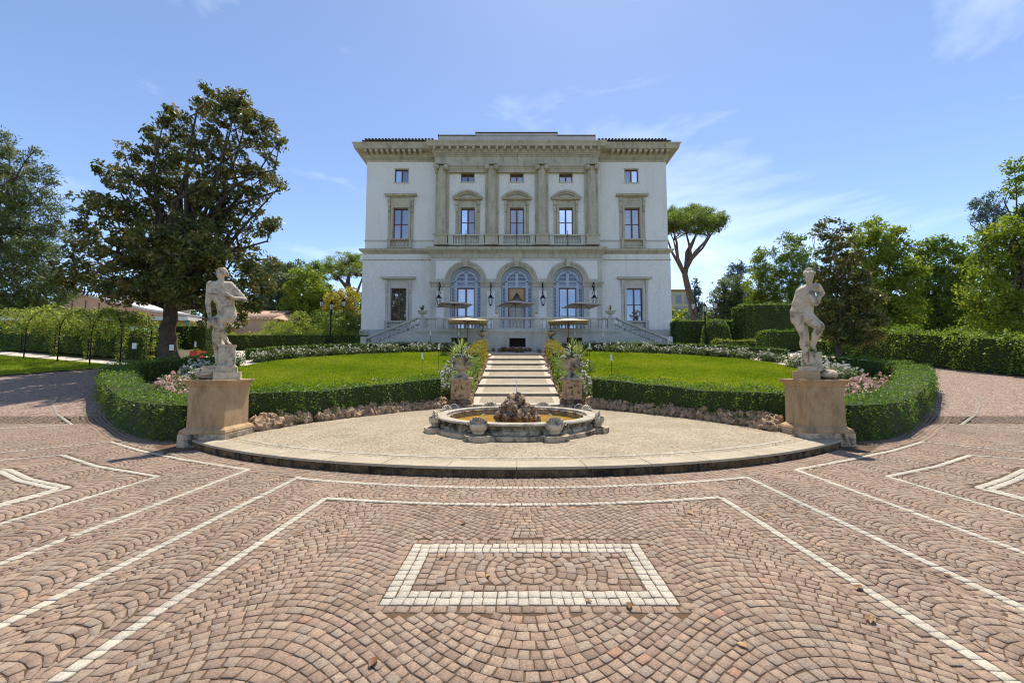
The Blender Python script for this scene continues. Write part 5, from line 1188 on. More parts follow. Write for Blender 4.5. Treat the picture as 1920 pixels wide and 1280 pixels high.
b = MB(); b.box(-XT - .04, XT + .04, YT + .0, YT + .34, ZT + .001, zr0); b.cornice([(0, zr1 - .15), (.05, zr1 - .12), (.05, zr1 - .03), (.03, zr1)], -XT, XT, YT + .04, YT + .3); bal = tb(b, 'balustrade', 'greystone')
for x_ in posts: MB().box(x_ - .24, x_ + .24, YT + .01, YT + .33, zr0 - .001, zr1 - .14).box(x_ - .16, x_ + .16, YT - .015, YT + .02, zr0 + .1, zr1 - .24).build('post', M['greystone'], bal)
for (a, c_), n in zip(zip(posts[:-1], posts[1:]), (3, 13, 10, 13, 3)):
    for i in range(n): baluster(bal, a + .24 + (c_ - a - .48) * (i + .5) / n, YT + .17, zr0, zr1 - .14 - zr0)
for s_ in (-1, 1):                                      # side stairs
    xa_, xe = s_ * (XT + .16), s_ * 11.2; za, ze = ZT, T(11, 30) + .05; b = MB(); n = 9
    for yy in (YT + .06, YT + 2.3):
        b = MB(); b.add([(xa_, yy, zg), (xe, yy, zg), (xe, yy, ze + .12), (xa_, yy, za + .12), (xa_, yy + .26, zg), (xe, yy + .26, zg), (xe, yy + .26, ze + .12), (xa_, yy + .26, za + .12)], [(0, 1, 2, 3), (7, 6, 5, 4), (3, 2, 6, 7), (1, 5, 6, 2)])
        b.box(min(xe, xe + s_ * .4), max(xe, xe + s_ * .4), yy - .04, yy + .30, zg, ze + zr1 - ZT + .05)
        st = tb(b, 'stair_string', 'greystone'); b = MB()
        b.add([(xa_, yy - .03, zr1 - .15), (xe, yy - .03, ze + zr1 - ZT - .15), (xe, yy - .03, ze + zr1 - ZT), (xa_, yy - .03, zr1), (xa_, yy + .29, zr1 - .15), (xe, yy + .29, ze + zr1 - ZT - .15), (xe, yy + .29, ze + zr1 - ZT), (xa_, yy + .29, zr1)], [(0, 1, 2, 3), (7, 6, 5, 4), (3, 2, 6, 7), (1, 5, 6, 2), (0, 4, 5, 1)])
        b.build('handrail', M['greystone'], st)
        for i in range(11): t_ = (i + .5) / 11; baluster(st, xa_ + (xe - xa_) * t_, yy + .13, za + (ze - za) * t_ + .1, zr1 - .14 - zr0 + .02)
    for i in range(n): t0 = i / n; t1 = (i + 1) / n; x0, x1 = sorted((xa_ + (xe - xa_) * t0, xa_ + (xe - xa_) * t1)); MB().box(x0, x1, YT + .33, YT + 2.29, zg, za + (ze - za) * t0 - .02).build('stair_tread', M['greystone'], st)

# ------------------------------------------------------------------ urns, pots, plants
def blades(name, parent, c, n, L, W, m, spread=1.0, droop=.5, up=.6):
    """rosette of long narrow leaves, each bent in three pieces"""
    V = []; Q = []; tint = []
    for i in range(n):
        a = random.random() * 6.283; el = random.uniform(.15, 1.45) if spread > .5 else random.uniform(.7, 1.5); l = L * random.uniform(.7, 1.1); p = Vector(c); d = Vector((math.cos(a) * math.cos(el), math.sin(a) * math.cos(el), math.sin(el))); sd_ = Vector((-math.sin(a), math.cos(a), 0)); k0 = len(V); tt = random.random()
        for j in range(4):
            w_ = W * (1, .95, .65, .04)[j]; V += [p - sd_ * w_ / 2, p + sd_ * w_ / 2]; tint += [tt, tt]; p = p + d * l / 3; d = (d + Vector((0, 0, -droop * .35))).normalized()
        for j in range(3): q = k0 + 2 * j; Q.append((q, q + 1, q + 3, q + 2))
    return obj(name, big_mesh(name, [tuple(v) for v in V], Q, M[m], tint), parent)
def urn(name, label, x, y, z, s, kind='bell', m='sandstone_old', plant='flowers', group=None):
    u = thing(name, label, 'urn', (x, y, z), 0, group)
    if kind == 'bell': prof = [(.30, 0), (.30, .06), (.25, .09), (.15, .2), (.13, .26), (.17, .3), (.30, .36), (.36, .44), (.365, .5), (.34, .53), (.34, .7), (.37, .75), (.42, .77), (.42, .81), (.36, .81), (.33, .72)]
    else: prof = [(.2, 0), (.2, .05), (.1, .12), (.09, .2), (.2, .26), (.36, .38), (.42, .5), (.44, .55), (.40, .56), (.36, .5)]
    MB().lathe([(r_ * s, z_ * s) for r_, z_ in prof], 20, closed=False).build('bowl', M[m], u, 40)
    zt_ = prof[-2][1] * s; MB().lathe([(.36 * s, zt_ - .06 * s), (.01, zt_ - .03 * s)], 16, closed=False).build('earth', M['soil'], u)
    if kind == 'bell':
        b = MB()
        for k in range(8): a = k * .785; b.ball((.35 * s * math.cos(a), .35 * s * math.sin(a), .62 * s), .07 * s, 1, 1, .8, 7, 5)
        b.build('swags', M[m], u, True)
    if plant in ('yucca', 'palm'):
        h = {'yucca': .9, 'palm': 1.25}[plant] * s; MB().tube([(0, 0, zt_ - .05), (.01, 0, zt_ + h * .45)], [.035 * s, .025 * s], 6).build('stem', M['bark'], u)
        blades('leaves', u, (0, 0, zt_ + h * .4), 40, h * .68, .04 * s, 'yucca', 1, .35)
    if plant in ('flowers', 'yucca', 'palm'):
        pos = ball_pts(500, (0, 0, zt_ + .02 * s), (.46 * s, .46 * s, .14 * s), .3); pos[:, 2] = np.maximum(pos[:, 2], zt_ - .12 * s); foliage('trailing_leaves', pos, .06 * s + .02, M['rosegreen'], u, .6)
        pos = ball_pts(140, (0, 0, zt_ + .05 * s), (.47 * s, .47 * s, .13 * s), .8); pos[:, 2] = np.maximum(pos[:, 2], zt_ - .1 * s); foliage('blossoms', pos, .05 * s + .015, M['rosewhite'], u, .9)
    if plant == 'spiky': blades('leaves', u, (0, 0, zt_ - .03), 26, .6 * s, .07 * s, 'cedar', .2, .1)
    if plant == 'ball': foliage('leaves', ball_pts(260, (0, 0, zt_ + .18 * s), (.22 * s,) * 3, .4), .07 * s, M['box'], u)
    return u
def pedestal(name, label, x, y, z, h, w_, m='brickplinth'):
    p = thing(name, label, 'pedestal', (x, y, z))
    MB().sqprofile(0, 0, [(w_ * 1.2, -.1), (w_ * 1.2, h * .12), (w_ * 1.12, h * .13)]).build('base', M['sandstone_old'], p); MB().sqprofile(0, 0, [(w_ * 1.12, h * .13), (w_ * 1.0, h * .27), (w_ * .88, h * .3)]).build('base_moulding', M['kerbface'], p)
    MB().sqprofile(0, 0, [(w_ * .86, h * .3), (w_ * .86, h * .86), (w_ * .88, h * .87)]).build('die', M[m], p)
    b = MB(); b.box(-w_ * .62, w_ * .62, -w_ * .885, -w_ * .85, h * .36, h * .8); b.build('panel', M['panelstone'], p)
    MB().sqprofile(0, 0, [(w_ * .88, h * .87), (w_ * 1.0, h * .92), (w_ * 1.06, h * .93), (w_ * 1.06, h * .99), (w_ * 1.0, h)]).build('cap', M['sandstone_old'], p)
for sg, side in ((-1, 'left'), (1, 'right')):
    xl_ = sg * 2.12
    pedestal('urn_pedestal', 'stained square pedestal at the ' + side + ' foot of the garden steps', xl_, 15.35, PZ, 1.14, .40)
    urn('garden_urn', 'carved stone urn with spiky plant at the ' + side + ' foot of the garden steps', xl_, 15.35, PZ + 1.14, .92, 'bell', 'sandstone_old', 'yucca')
    xu = sg * 2.35; zu = P(968, 636, 27.2)[1]; zb_ = T(2.4, 27.2) - .1
    pedestal('urn_pedestal', 'stone pedestal at the ' + side + ' top of the garden steps before the terrace wall', xu, 27.2, zb_, zu - zb_, .36)
    urn('garden_urn', 'stone urn with a tall palm plant at the ' + side + ' top of the garden steps', xu, 27.2, zu, .85, 'cup', 'sandstone_old', 'palm')
    urn('terrace_urn', 'grey cup urn with dark plant on the ' + side + ' corner of the terrace balustrade', sg * (XT - .25), YT + .17, ZR, .9, 'cup', 'greystone', 'spiky')
    urn('terrace_pot', 'small white pot with a clipped green ball, on the balustrade ' + side + ' of the middle arch', sg * 1.5, YT + .17, ZR, .42, 'cup', 'white', 'ball')

# ------------------------------------------------------------------ umbrellas
def umbrella(label, x, y, z, hgt, half, rz, tilt=.62):
    u = thing('garden_umbrella', label, 'umbrella', (x, y, z), rz, 'cream square umbrellas before the villa')
    b = MB(); b.tube([(0, 0, 0), (0, 0, hgt + tilt + .02)], .032, 8).build('pole', M['polewood'], u, True); MB().lathe([(.32, 0), (.32, .06), (.08, .09), (.06, .3)], 16).build('base', M['iron'], u)
    vs = [(0, 0, hgt + tilt)]; fs = []; n = 8
    for i in range(8):
        a = R(45 * i); r_ = half * (1.414 if i % 2 else 1.0); vs.append((r_ * math.cos(a), r_ * math.sin(a), hgt)); vs.append((r_ * .5 * math.cos(a), r_ * .5 * math.sin(a), hgt + tilt * .5))
    for i in range(8):
        a, c_ = 1 + 2 * i, 1 + 2 * ((i + 1) % 8); fs += [(0, a + 1, c_ + 1), (a + 1, a, c_, c_ + 1)]
    k0 = len(vs); vs += [(x_ * .995, y_ * .995, z_ - .012) for x_, y_, z_ in vs[:k0]]; fs += [tuple(q_ + k0 for q_ in f_[::-1]) for f_ in fs[:]]
    for i in range(8): a, c_ = 1 + 2 * i, 1 + 2 * ((i + 1) % 8); fs.append((a, a + k0, c_ + k0, c_))
    me = bpy.data.meshes.new('canopy'); me.from_pydata(vs, [], fs); me.materials.append(M['canvas']); obj('canopy', me, u)
    MB().lathe([(.03, 0), (.07, .02), (.05, .06), (.01, .09)], 10, (0, 0, hgt + tilt)).build('finial', M['polewood'], u)
    for i in range(8):
        a = R(45 * i); r_ = half * (1.414 if i % 2 else 1.0); rb = MB().tube([(.04 * math.cos(a), .04 * math.sin(a), hgt + tilt - .05), (r_ * .5 * math.cos(a), r_ * .5 * math.sin(a), hgt + tilt * .56 - .03), (r_ * .98 * math.cos(a), r_ * .98 * math.sin(a), hgt - .03)], .018, 4).build('rib', M['polewood'], u)
        MB().tube([(.04 * math.cos(a), .04 * math.sin(a), hgt + .02), (r_ * .45 * math.cos(a), r_ * .45 * math.sin(a), hgt + tilt * .58)], .014, 4).build('strut', M['polewood'], rb)
for u_, v_, lab, rz in ((852, 573, 'cream umbrella on the terrace before the left arch', 20), (967, 572, 'cream umbrella on the terrace before the middle arch', 20), (1090, 574, 'cream umbrella on the terrace before the right arch', 12)):
    x_, z_ = P(u_, v_, 33); umbrella(lab, x_, 33, ZT + .005, z_ - ZT, 1.3, R(rz), .38)
for u_, v_, lab, rz in ((877, 604, 'cream umbrella standing below the terrace wall, left of the steps', 8), (1066, 605, 'cream umbrella standing below the terrace wall, right of the steps', -8)):
    x_, z_ = P(u_, v_, 28.2); umbrella(lab, x_, 28.2, T(x_, 28.2), z_ - T(x_, 28.2), 1.4, R(rz), .32)
for sg, side in ((-1, 'left'), (1, 'right')):           # pale tables under them
    x_ = sg * 5.6; t = thing('garden_table', 'long white table behind the low hedge, ' + side + ' of the steps', 'table', (x_, 28.9, T(x_, 28.9))); h = P(968, 642, 28.9)[1] - T(x_, 28.9)
    MB().box(-1.2, 1.2, -.4, .4, h - .04, h).build('table_top', M['white'], t)
    for a in (-1, 1):
        for c_ in (-1, 1): MB().box(a * 1.1 - .03, a * 1.1 + .03, c_ * .33 - .03, c_ * .33 + .03, 0, h - .041).build('leg', M['white'], t)
# ------------------------------------------------------------------ lanterns and lamp posts
def lantern_parts(t, c, s, arms=False):
    b = MB(); b.lathe([(.10 * s, 0), (.19 * s, .5 * s), (.21 * s, .5 * s), (.09 * s, 0)], 6, c, closed=False).build('glass', M['lampglass'], t)
    b = MB(); b.lathe([(.02 * s, -.14 * s), (.05 * s, -.08 * s), (.12 * s, -.02 * s), (.12 * s, .01 * s)], 6, c); b.lathe([(.25 * s, .5 * s), (.25 * s, .54 * s), (.16 * s, .62 * s), (.13 * s, .72 * s), (.05 * s, .78 * s), (.04 * s, .9 * s), (.01, .95 * s)], 6, c)
    for k in range(6): a = k * math.pi / 3; b.tube([(c[0] + .105 * s * math.cos(a), c[1] + .105 * s * math.sin(a), c[2]), (c[0] + .215 * s * math.cos(a), c[1] + .215 * s * math.sin(a), c[2] + .5 * s)], .016 * s, 4)
    b.build('lantern_frame', M['iron'], t)
for u_, which in ((823, 'first'), (920, 'second'), (1018, 'third'), (1114, 'fourth')):
    x_ = P(u_, 540, YL - .8)[0]; z1 = Z(533, YL); t = thing('wall_lantern', 'black iron lantern hanging on the ' + which + ' pier of the arcade, counted from left', 'lantern', (x_, YL - .45, z1 - 2), 0, 'lanterns on the arcade piers')
    s = 1.15; c = (0, -.35, -.08); lantern_parts(t, c, s)
    MB().tube([(0, .42, 1.7), (0, .1, 2.0), (0, -.25, 2.05), (0, -.4, 1.75), (0, -.35, 1.3), (0, -.35, 1.0)], [.05, .05, .045, .04, .05, .03], 6).tube([(0, .42, 1.1), (0, .1, 1.3), (0, -.2, 1.7)], .035, 5).build('bracket', M['iron'], t, True)
def lamp_post(label, u_, Y, vtop, heads):
    x_, zt_ = P(u_, vtop, Y); z0 = T(x_, Y); t = thing('lamp_post', label, 'lamp post', (x_, Y, z0), 0, 'iron lamp posts beside the villa'); h = zt_ - z0
    MB().lathe([(.22, -.1), (.22, .15), (.17, .2), (.14, .5), (.1, .6), (.075, .9), (.06, h * .55), (.055, h * .74), (.09, h * .75), (.05, h * .78), (.045, h - .9), (.07, h - .88)], 10).build('post', M['iron'], t, 40)
    lantern_parts(t, (0, 0, h - .82), .85)
    for a, dz in heads:
        x1, y1 = 1.0 * math.cos(R(a)), 1.0 * math.sin(R(a)); p = [(0, 0, h * .74), (x1 * .35, y1 * .35, h * .66), (x1 * .8, y1 * .8, h * .68), (x1, y1, h * .76), (x1, y1, h - .8 + dz)]; MB().tube(p, .03, 6).build('arm', M['iron'], t, True)
        q = [(x1 * (.45 + .2 * math.cos(k * .7)), y1 * (.45 + .2 * math.cos(k * .7)), h * .745 + .2 * math.sin(k * .7)) for k in range(10)]; MB().tube(q, .018, 5).build('scroll', M['iron'], t, True); lantern_parts(t, (x1, y1, h - .68 + dz), .85)
lamp_post('tall black lamp post with three lanterns left of the villa', 621.5, 33, 562, [(165, .12), (5, .12)])
lamp_post('tall black lamp post with three lanterns right of the villa', 1321, 33, 566, [(185, .05), (10, .12)])
# slim torches
TQ = [(791, 661, 716, 'in the left lawn, nearer the hedge'), (822, 644, 702, 'in the left lawn, nearer the steps'), (440, 668, 697, 'behind the left statue'), (807, 621, 650, 'against the left terrace wall, outer one'), (860, 622, 650, 'against the left terrace wall, inner one'), (1147, 664, 717, 'in the right lawn, nearer the hedge'), (1106, 643, 702, 'in the right lawn, nearer the steps'), (1078, 621, 650, 'against the right terrace wall, inner one'), (1131, 623, 651, 'against the right terrace wall, outer one'), (1256, 631, 652, 'at the right corner of the villa'), (364, 640, 690, 'beside the big trunk')]
for u_, v0, v1, lab in TQ:
    x_, y_ = G(u_, v1) if v1 > 690 or v1 == 690 else (P(u_, v1, 28.9)[0], 28.9)
    if y_ > 29: y_ = 28.9; x_ = P(u_, v1, y_)[0]
    z0 = T(x_, y_); zt_ = P(u_, v0, y_)[1]; h = zt_ - z0; t = thing('garden_torch', 'white candle torch on a thin rod ' + lab, 'torch', (x_, y_, z0), 0, 'white torches on thin rods')
    MB().tube([(0, 0, -.1), (0, 0, h - .28)], .011, 5).build('rod', M['iron'], t); MB().lathe([(.05, h - .30), (.075, h - .28), (.05, h - .27), (.042, h - .27), (.042, h), (.01, h)], 10).build('candle', M['white'], t); 
# ------------------------------------------------------------------ hedges and flower beds
hedge('front_hedge', 'thick clipped box hedge curving away from the left statue round the bed', HL, .95, .86, 'box', .055, 520, .0, bumps=.05)
hedge('front_hedge', 'thick clipped box hedge curving away from the right statue round the bed', HR, .95, .86, 'box', .055, 520, .0, bumps=.05)
for sg, side in ((-1, 'left'), (1, 'right')):
    pl = smooth_poly([(sg * x, y) for x, y in [(6.9, 10.0), (6.35, 10.65), (5.95, 11.5), (5.45, 12.5), (4.75, 13.5), (4.0, 14.5), (3.1, 15.5)]], 5)
    hedge('low_hedge', 'upright dark box hedge behind the rock border, ' + side + ' of the fountain', pl, .6, .85, 'box', .06, 480, .22, bumps=.05, wild=.06)
    pl = smooth_poly([(sg * x, y) for x, y in [(16.8, 24.7), (14.5, 26.6), (11.5, 27.9), (8.0, 28.6), (3.4, 28.75)]], 6)
    hedge('back_hedge', 'low dark hedge at the back of the lawn, ' + side + ' of the steps', pl, .5, .62, 'box', .075, 260, 0, bumps=.02)
    pl = [(sg * 2.35, y) for y in (16.2, 17.6, 19.0, 20.4, 21.8)]
    hedge('step_hedge', 'rounded light green hedge climbing along the ' + side + ' side of the steps', pl, .75, .8, 'boxlight', .06, 420, 0, bumps=.07)
    pl = [(sg * 2.35, y) for y in (22.2, 23.6, 25.0, 26.5)]
    hedge('golden_hedge', 'golden leaved hedge at the top of the ' + side + ' side of the steps', pl, .65, .95, 'golden', .07, 380, 0, bumps=.08)
def flower_bed(label, pts, n_bush, r, petal, n_pet, n_leaf, green='rosegreen', leaf=.09, pet=.085, zo=0):
    pos, pp = [], []
    for i in range(n_bush):
        s_ = random.random() * (len(pts) - 1); k = int(s_); a = np.array(pts[k]) * (1 - s_ + k) + np.array(pts[min(k + 1, len(pts) - 1)]) * (s_ - k); x_, y_ = a[0] + random.gauss(0, .22), a[1] + random.gauss(0, .22); rr = r * random.uniform(.7, 1.25); z_ = T(x_, y_) + zo + rr * .7
        pos.append(ball_pts(n_leaf, (x_, y_, z_), (rr, rr, rr * .9), .3)); d = ball_pts(n_pet, (x_, y_, z_ + .05), (rr, rr, rr), .85); d = d[d[:, 2] > z_ - .1 * rr]
        for q in d: pp.append(ball_pts(6, q, (pet * .55,) * 3, .5))
    pos = np.concatenate(pos); pos[:, 2] = np.maximum(pos[:, 2], np.vectorize(T)(pos[:, 0], pos[:, 1]) + .02)
    o = thing('rose_bed', label, 'flowers'); o['kind'] = 'stuff'
    foliage('leaves', pos, leaf, M[green], o, .6); foliage('blossoms', np.concatenate(pp), pet, M[petal], o, .95)
for sg, side in ((-1, 'left'), (1, 'right')):
    mir = lambda l: [(sg * x, y) for x, y in l]
    flower_bed('white roses along the back edge of the ' + side + ' lawn', smooth_poly(mir([(15.6, 23.6), (13.6, 25.5), (11.2, 26.9), (8, 27.8), (4.4, 28.3)]), 6), 120, .36, 'rosewhite', 7, 190)
    flower_bed('white roses between the ' + side + ' lawn and the hedge along the steps', mir([(3.2, 16.5), (3.1, 19), (3.1, 22), (3.1, 25), (3.2, 27.4)]), 55, .38, 'rosewhite', 10, 180)
    flower_bed('pink and white roses in the ' + side + ' bed inside the curved hedge', smooth_poly(mir([(9.6, 11.9), (11.6, 13.5), (13.2, 15.1), (14.4, 16.6)]), 6), 46, .38, 'rosepink', 13, 200)
    flower_bed('white roses in the ' + side + ' bed at the far end of the curved hedge', smooth_poly(mir([(13.8, 17.2), (15.0, 18.6), (15.4, 20.2), (15.4, 22.0)]), 6), 44, .42, 'rosewhite', 14, 190)
    flower_bed('sparse white roses behind the low hedge at the ' + side + ' of the fountain', smooth_poly(mir([(7.6, 11.4), (6.2, 12.9), (4.7, 14.8), (3.6, 16.4)]), 6), 26, .36, 'rosewhite', 7, 120)
flower_bed('red and cream bedding flowers at the head of the steps below the terrace wall', [(-1.5, 28.9), (0, 28.8), (1.5, 28.9)], 26, .15, 'redflower', 22, 90, leaf=.07, pet=.06)
def agave(label, x, y, z, s):
    t = thing('spiky_plant', label, 'plant', (x, y, z)); blades('leaves', t, (0, 0, 0), 60, s, .07, 'yucca', 1, .2)
for u_, v_, lab in ((858, 668, 'spiky yucca behind the left urn in the white roses'), (1083, 676, 'spiky yucca behind the right urn in the white roses')):
    x_, y_ = P(u_, v_, 24)[0], 24; agave(lab, x_, y_, T(x_, y_) + .25, 1.15)

# ------------------------------------------------------------------ trees
def px_tree(name, label, Y, base, fork, blobs, leafm, leaf, per, clump, nleaf, tr_, bark='bark', group=None, **k):
    """tree whose trunk foot and crown masses were measured in the photograph at distance Y"""
    bx, _ = P(*base, Y); z0 = T(bx, Y); fx, fz = P(*fork, Y)
    return tree(name, label, (bx, Y, z0), tr_, (fx, Y, max(fz, z0 + .6)), px_blobs(blobs, Y), leafm, leaf, per, clump, nleaf, bark, group, **k)
px_tree('magnolia_tree', 'big dark magnolia with thick trunk and glossy leaves left of the villa', 22, (317, 690), (322, 560),
    [(430, 195, 30, 0), (385, 200, 26, .5), (500, 240, 22, 0), (395, 178, 20, 0), (455, 185, 20, .4), (300, 268, 22, .3), (515, 345, 18, -.3), (450, 215, 30, .6), (520, 270, 14, 0), (330, 215, 16, 0), (470, 225, 28, -.5), (345, 240, 30, .3), (410, 245, 36, 0), (480, 265, 28, .3), (315, 225, 20, -.3), (290, 255, 16, .4), (525, 262, 10, .2), (505, 300, 16, -.4), (255, 290, 28, 0), (310, 300, 40, .6), (370, 300, 42, -.6), (435, 310, 42, 0), (485, 330, 26, .5), (215, 330, 30, .3), (270, 350, 44, -.8), (340, 365, 52, .8), (410, 375, 48, -.4), (470, 375, 34, .6), (175, 385, 30, .3), (220, 400, 44, -1.0), (290, 420, 54, 1.2), (360, 440, 52, -1.4), (430, 440, 48, .4), (490, 425, 26, -.3), (515, 425, 16, 0), (150, 420, 18, 0), (165, 455, 36, .6), (220, 470, 48, -1.2), (280, 490, 48, .6), (350, 505, 46, 1.0), (420, 505, 48, -.8), (475, 490, 36, .4), (140, 500, 34, .2), (190, 520, 40, .8), (245, 530, 36, -1), (395, 555, 44, .5), (450, 555, 40, -.5), (490, 535, 26, 0), (430, 590, 34, .2), (120, 530, 22, 0), (250, 555, 30, -1.6), (300, 535, 36, -2.2), (345, 545, 34, -2.2), (200, 545, 30, -1.4), (330, 480, 46, -2.4), (280, 450, 46, -2.4), (380, 470, 44, -2.6), (395, 590, 26, -1), (270, 540, 30, 2)],
    'magnolia', .24, 27, .34, 29, .5, twigs=200, hollow=.3, aspect=.42)
px_tree('cedar_tree', 'tall feathery cedar with drooping branches at the left edge', 31, (-25, 672), (-25, 420),
    [(15, 255, 16, 0), (-10, 275, 30, .5), (40, 300, 14, 0), (60, 285, 12, .4), (-15, 320, 40, 0), (35, 330, 24, .6), (75, 325, 22, -.4), (100, 345, 12, 0), (20, 370, 40, -.8), (70, 375, 30, .6), (105, 395, 18, 0), (-20, 400, 50, 1), (45, 420, 40, -.6), (95, 430, 26, .4), (15, 460, 50, .6), (70, 470, 40, -.8), (110, 470, 18, .4), (-10, 500, 50, .4), (50, 515, 48, .8), (100, 520, 30, -.4), (30, 555, 44, -.5), (85, 555, 36, .6), (120, 545, 22, .3)],
    'cedar', .30, 26, .5, 30, .4, twigs=110, hollow=.25, aspect=.22)
# woods left of the villa
px_tree('holm_oak', 'grey green holm oak behind the magnolia', 52, (517, 640), (517, 600), [(515, 510, 26, 0), (500, 540, 28, 1), (530, 530, 26, -1), (515, 570, 34, 0), (495, 590, 26, 0), (540, 590, 24, .5), (515, 500, 16, 0), (545, 505, 12, 0), (545, 540, 22, 2), (490, 520, 16, 0), (500, 615, 26, 0), (535, 615, 26, 0)], 'olive', .3, 20, .65, 32, .4, group='trees left of the villa', twigs=10)
px_tree('lime_tree', 'bright green broadleaf tree between the holm oak and the pine', 50, (575, 640), (575, 600), [(575, 520, 20, 0), (560, 545, 26, .5), (590, 545, 24, -.5), (575, 580, 34, 0), (555, 600, 26, 1), (600, 595, 28, .6), (580, 620, 30, 0), (560, 515, 14, 0), (590, 520, 14, 0), (545, 575, 20, 0), (605, 565, 20, 1)], 'lime', .28, 20, .65, 32, .35, group='trees left of the villa', twigs=10)
px_tree('dark_cypress', 'dark evergreen standing between the lime and the umbrella pine', 58, (600, 640), (600, 560), [(600, 505, 10, 0), (595, 525, 16, 0), (605, 550, 22, 0), (598, 580, 24, 0), (560, 500, 12, 0), (585, 498, 12, 0)], 'oak', .34, 18, .65, 30, .3, group='trees left of the villa')
def umbrella_pine(label, Y, trunk_px, rad, crown, branches, per=9, group=None, leafm='pine'):
    tp = []
    for u_, v_ in trunk_px: x_, z_ = P(u_, v_, Y); tp.append((x_, Y, z_))
    b0 = (tp[0][0], Y, T(tp[0][0], Y)); t = thing('umbrella_pine', label, 'tree', b0, 0, group); b0 = Vector(b0); tp[0] = (b0.x, Y, b0.z - .3)
    pts = [Vector(p) - b0 for p in tp]; n = len(pts); MB().tube(pts, [rad * (1 - .35 * i / (n - 1)) for i in range(n)], 9).build('trunk', M['barkpine'], t, True)
    lm = MB(); bl = px_blobs(crown, Y); top = pts[-1]
    for st, ln in branches:
        q = [Vector((P(u_, v_, Y)[0], Y + dy, P(u_, v_, Y)[1])) - b0 for u_, v_, dy in ln]; q = [pts[st]] + q
        lm.tube(q, [rad * .55 * (1 - .7 * i / (len(q) - 1)) for i in range(len(q))], 7)
        for c, r in sorted(bl, key=lambda s: (Vector(s[0]) - b0 - q[-1]).length)[:5]:
            lm.tube(curve_pts(q[-1], Vector(c) - b0, 4, .05, .05), [rad * .17, rad * .13, rad * .1, rad * .07, rad * .04], 5)
    pos, tint, cn = crown_pts([(Vector(c) - b0, (r, r * 1.3, r * .62)) for c, r in bl], per, .55, 30, .2, .55)
    for q in random.sample(cn, min(len(cn), 220)):
        q = Vector(q); c = min(bl, key=lambda s: (Vector(s[0]) - b0 - q).length); lm.tube([Vector(c[0]) - b0 + Vector((0, 0, -.9)), (Vector(c[0]) - b0).lerp(q, .6) + Vector((0, 0, -.3)), q], [.06, .045, .02], 4)
    lm.build('limbs', M['barkpine'], t, True); foliage('crown', pos, .34, M[leafm], t, .16, None, tint)
umbrella_pine('leaning umbrella pine with bare forked trunk right of the villa', 56, [(1306, 605), (1300, 580), (1291, 545), (1284, 515), (1286, 505)], .52,
    [(1265, 405, 20, 0), (1290, 400, 22, 1), (1315, 402, 22, -1), (1340, 410, 20, 0), (1355, 415, 13, .5), (1275, 415, 20, 3), (1310, 412, 22, 3), (1335, 420, 18, 2), (1250, 412, 18, 0), (1240, 408, 18, 1), (1300, 408, 20, -3), (1328, 412, 18, -3), (1348, 425, 12, 0), (1270, 408, 20, -3), (1358, 408, 9, 0), (1262, 425, 20, 0), (1285, 428, 22, 2), (1312, 428, 20, -2), (1330, 432, 16, 0), (1250, 430, 16, 2), (1258, 398, 16, 0), (1325, 398, 14, 0), (1300, 394, 16, 0)],
    [(3, [(1270, 490, 0), (1262, 470, .5), (1255, 440, 1)]), (4, [(1296, 480, 0), (1294, 455, .4), (1288, 430, .5)]), (4, [(1300, 475, -.6), (1318, 455, -.8), (1330, 430, -1)]), (3, [(1276, 480, 1), (1274, 450, 1), (1270, 425, 1.5)]), (4, [(1290, 470, .5), (1305, 440, 0)]), (3, [(1268, 485, -.5), (1258, 455, -1)]), (4, [(1297, 470, 1), (1310, 450, 2), (1318, 430, 2)]), (4, [(1300, 485, 1), (1325, 460, 1.2), (1342, 432, 1)])], 28)
umbrella_pine('yellow green umbrella pine left of the villa, partly behind its corner', 62, [(668, 640), (665, 600), (660, 565), (655, 545), (652, 530)], .6,
    [(620, 495, 24, 0), (650, 488, 26, 0), (680, 492, 24, 1), (605, 505, 16, 0), (640, 505, 26, 2), (670, 508, 24, -2), (695, 500, 18, 0), (630, 515, 18, -1), (660, 482, 16, 0)],
    [(3, [(635, 520, 0), (620, 510, .5)]), (4, [(655, 515, 0), (662, 500, .4)]), (2, [(668, 545, .5), (680, 520, 0)])], 16, None, 'lime')
px_tree('golden_shrub', 'golden leaved shrub in front of the left umbrella pine', 46, (640, 645), (640, 610), [(635, 560, 22, 0), (655, 555, 20, .5), (620, 575, 20, 0), (645, 585, 26, 0)], 'gold', .24, 18, .5, 30, .2, group='trees left of the villa')
px_tree('dark_shrub', 'dense dark green shrub beside the left lamp post', 42, (640, 648), (640, 630), [(610, 600, 22, 0), (640, 605, 30, 0), (665, 600, 24, .3), (600, 625, 22, 0), (635, 630, 28, 0), (665, 630, 24, 0)], 'oak', .19, 22, .42, 30, .2, group='trees left of the villa')
px_tree('yellow_bush', 'loose yellow green bush below the holm oak', 40, (560, 650), (560, 635), [(560, 600, 20, 0), (545, 620, 22, 0), (575, 615, 20, .2), (590, 632, 22, 0), (560, 636, 22, 0)], 'vine', .18, 22, .38, 30, .15, group='trees left of the villa')
px_tree('vivid_bush', 'vivid green rounded bush before the small tiled house', 34, (520, 650), (520, 640), [(500, 608, 14, 0), (520, 612, 18, 0), (545, 618, 18, 0), (505, 625, 16, .2), (535, 632, 18, 0)], 'lime', .16, 20, .35, 26, .1, group='trees left of the villa')
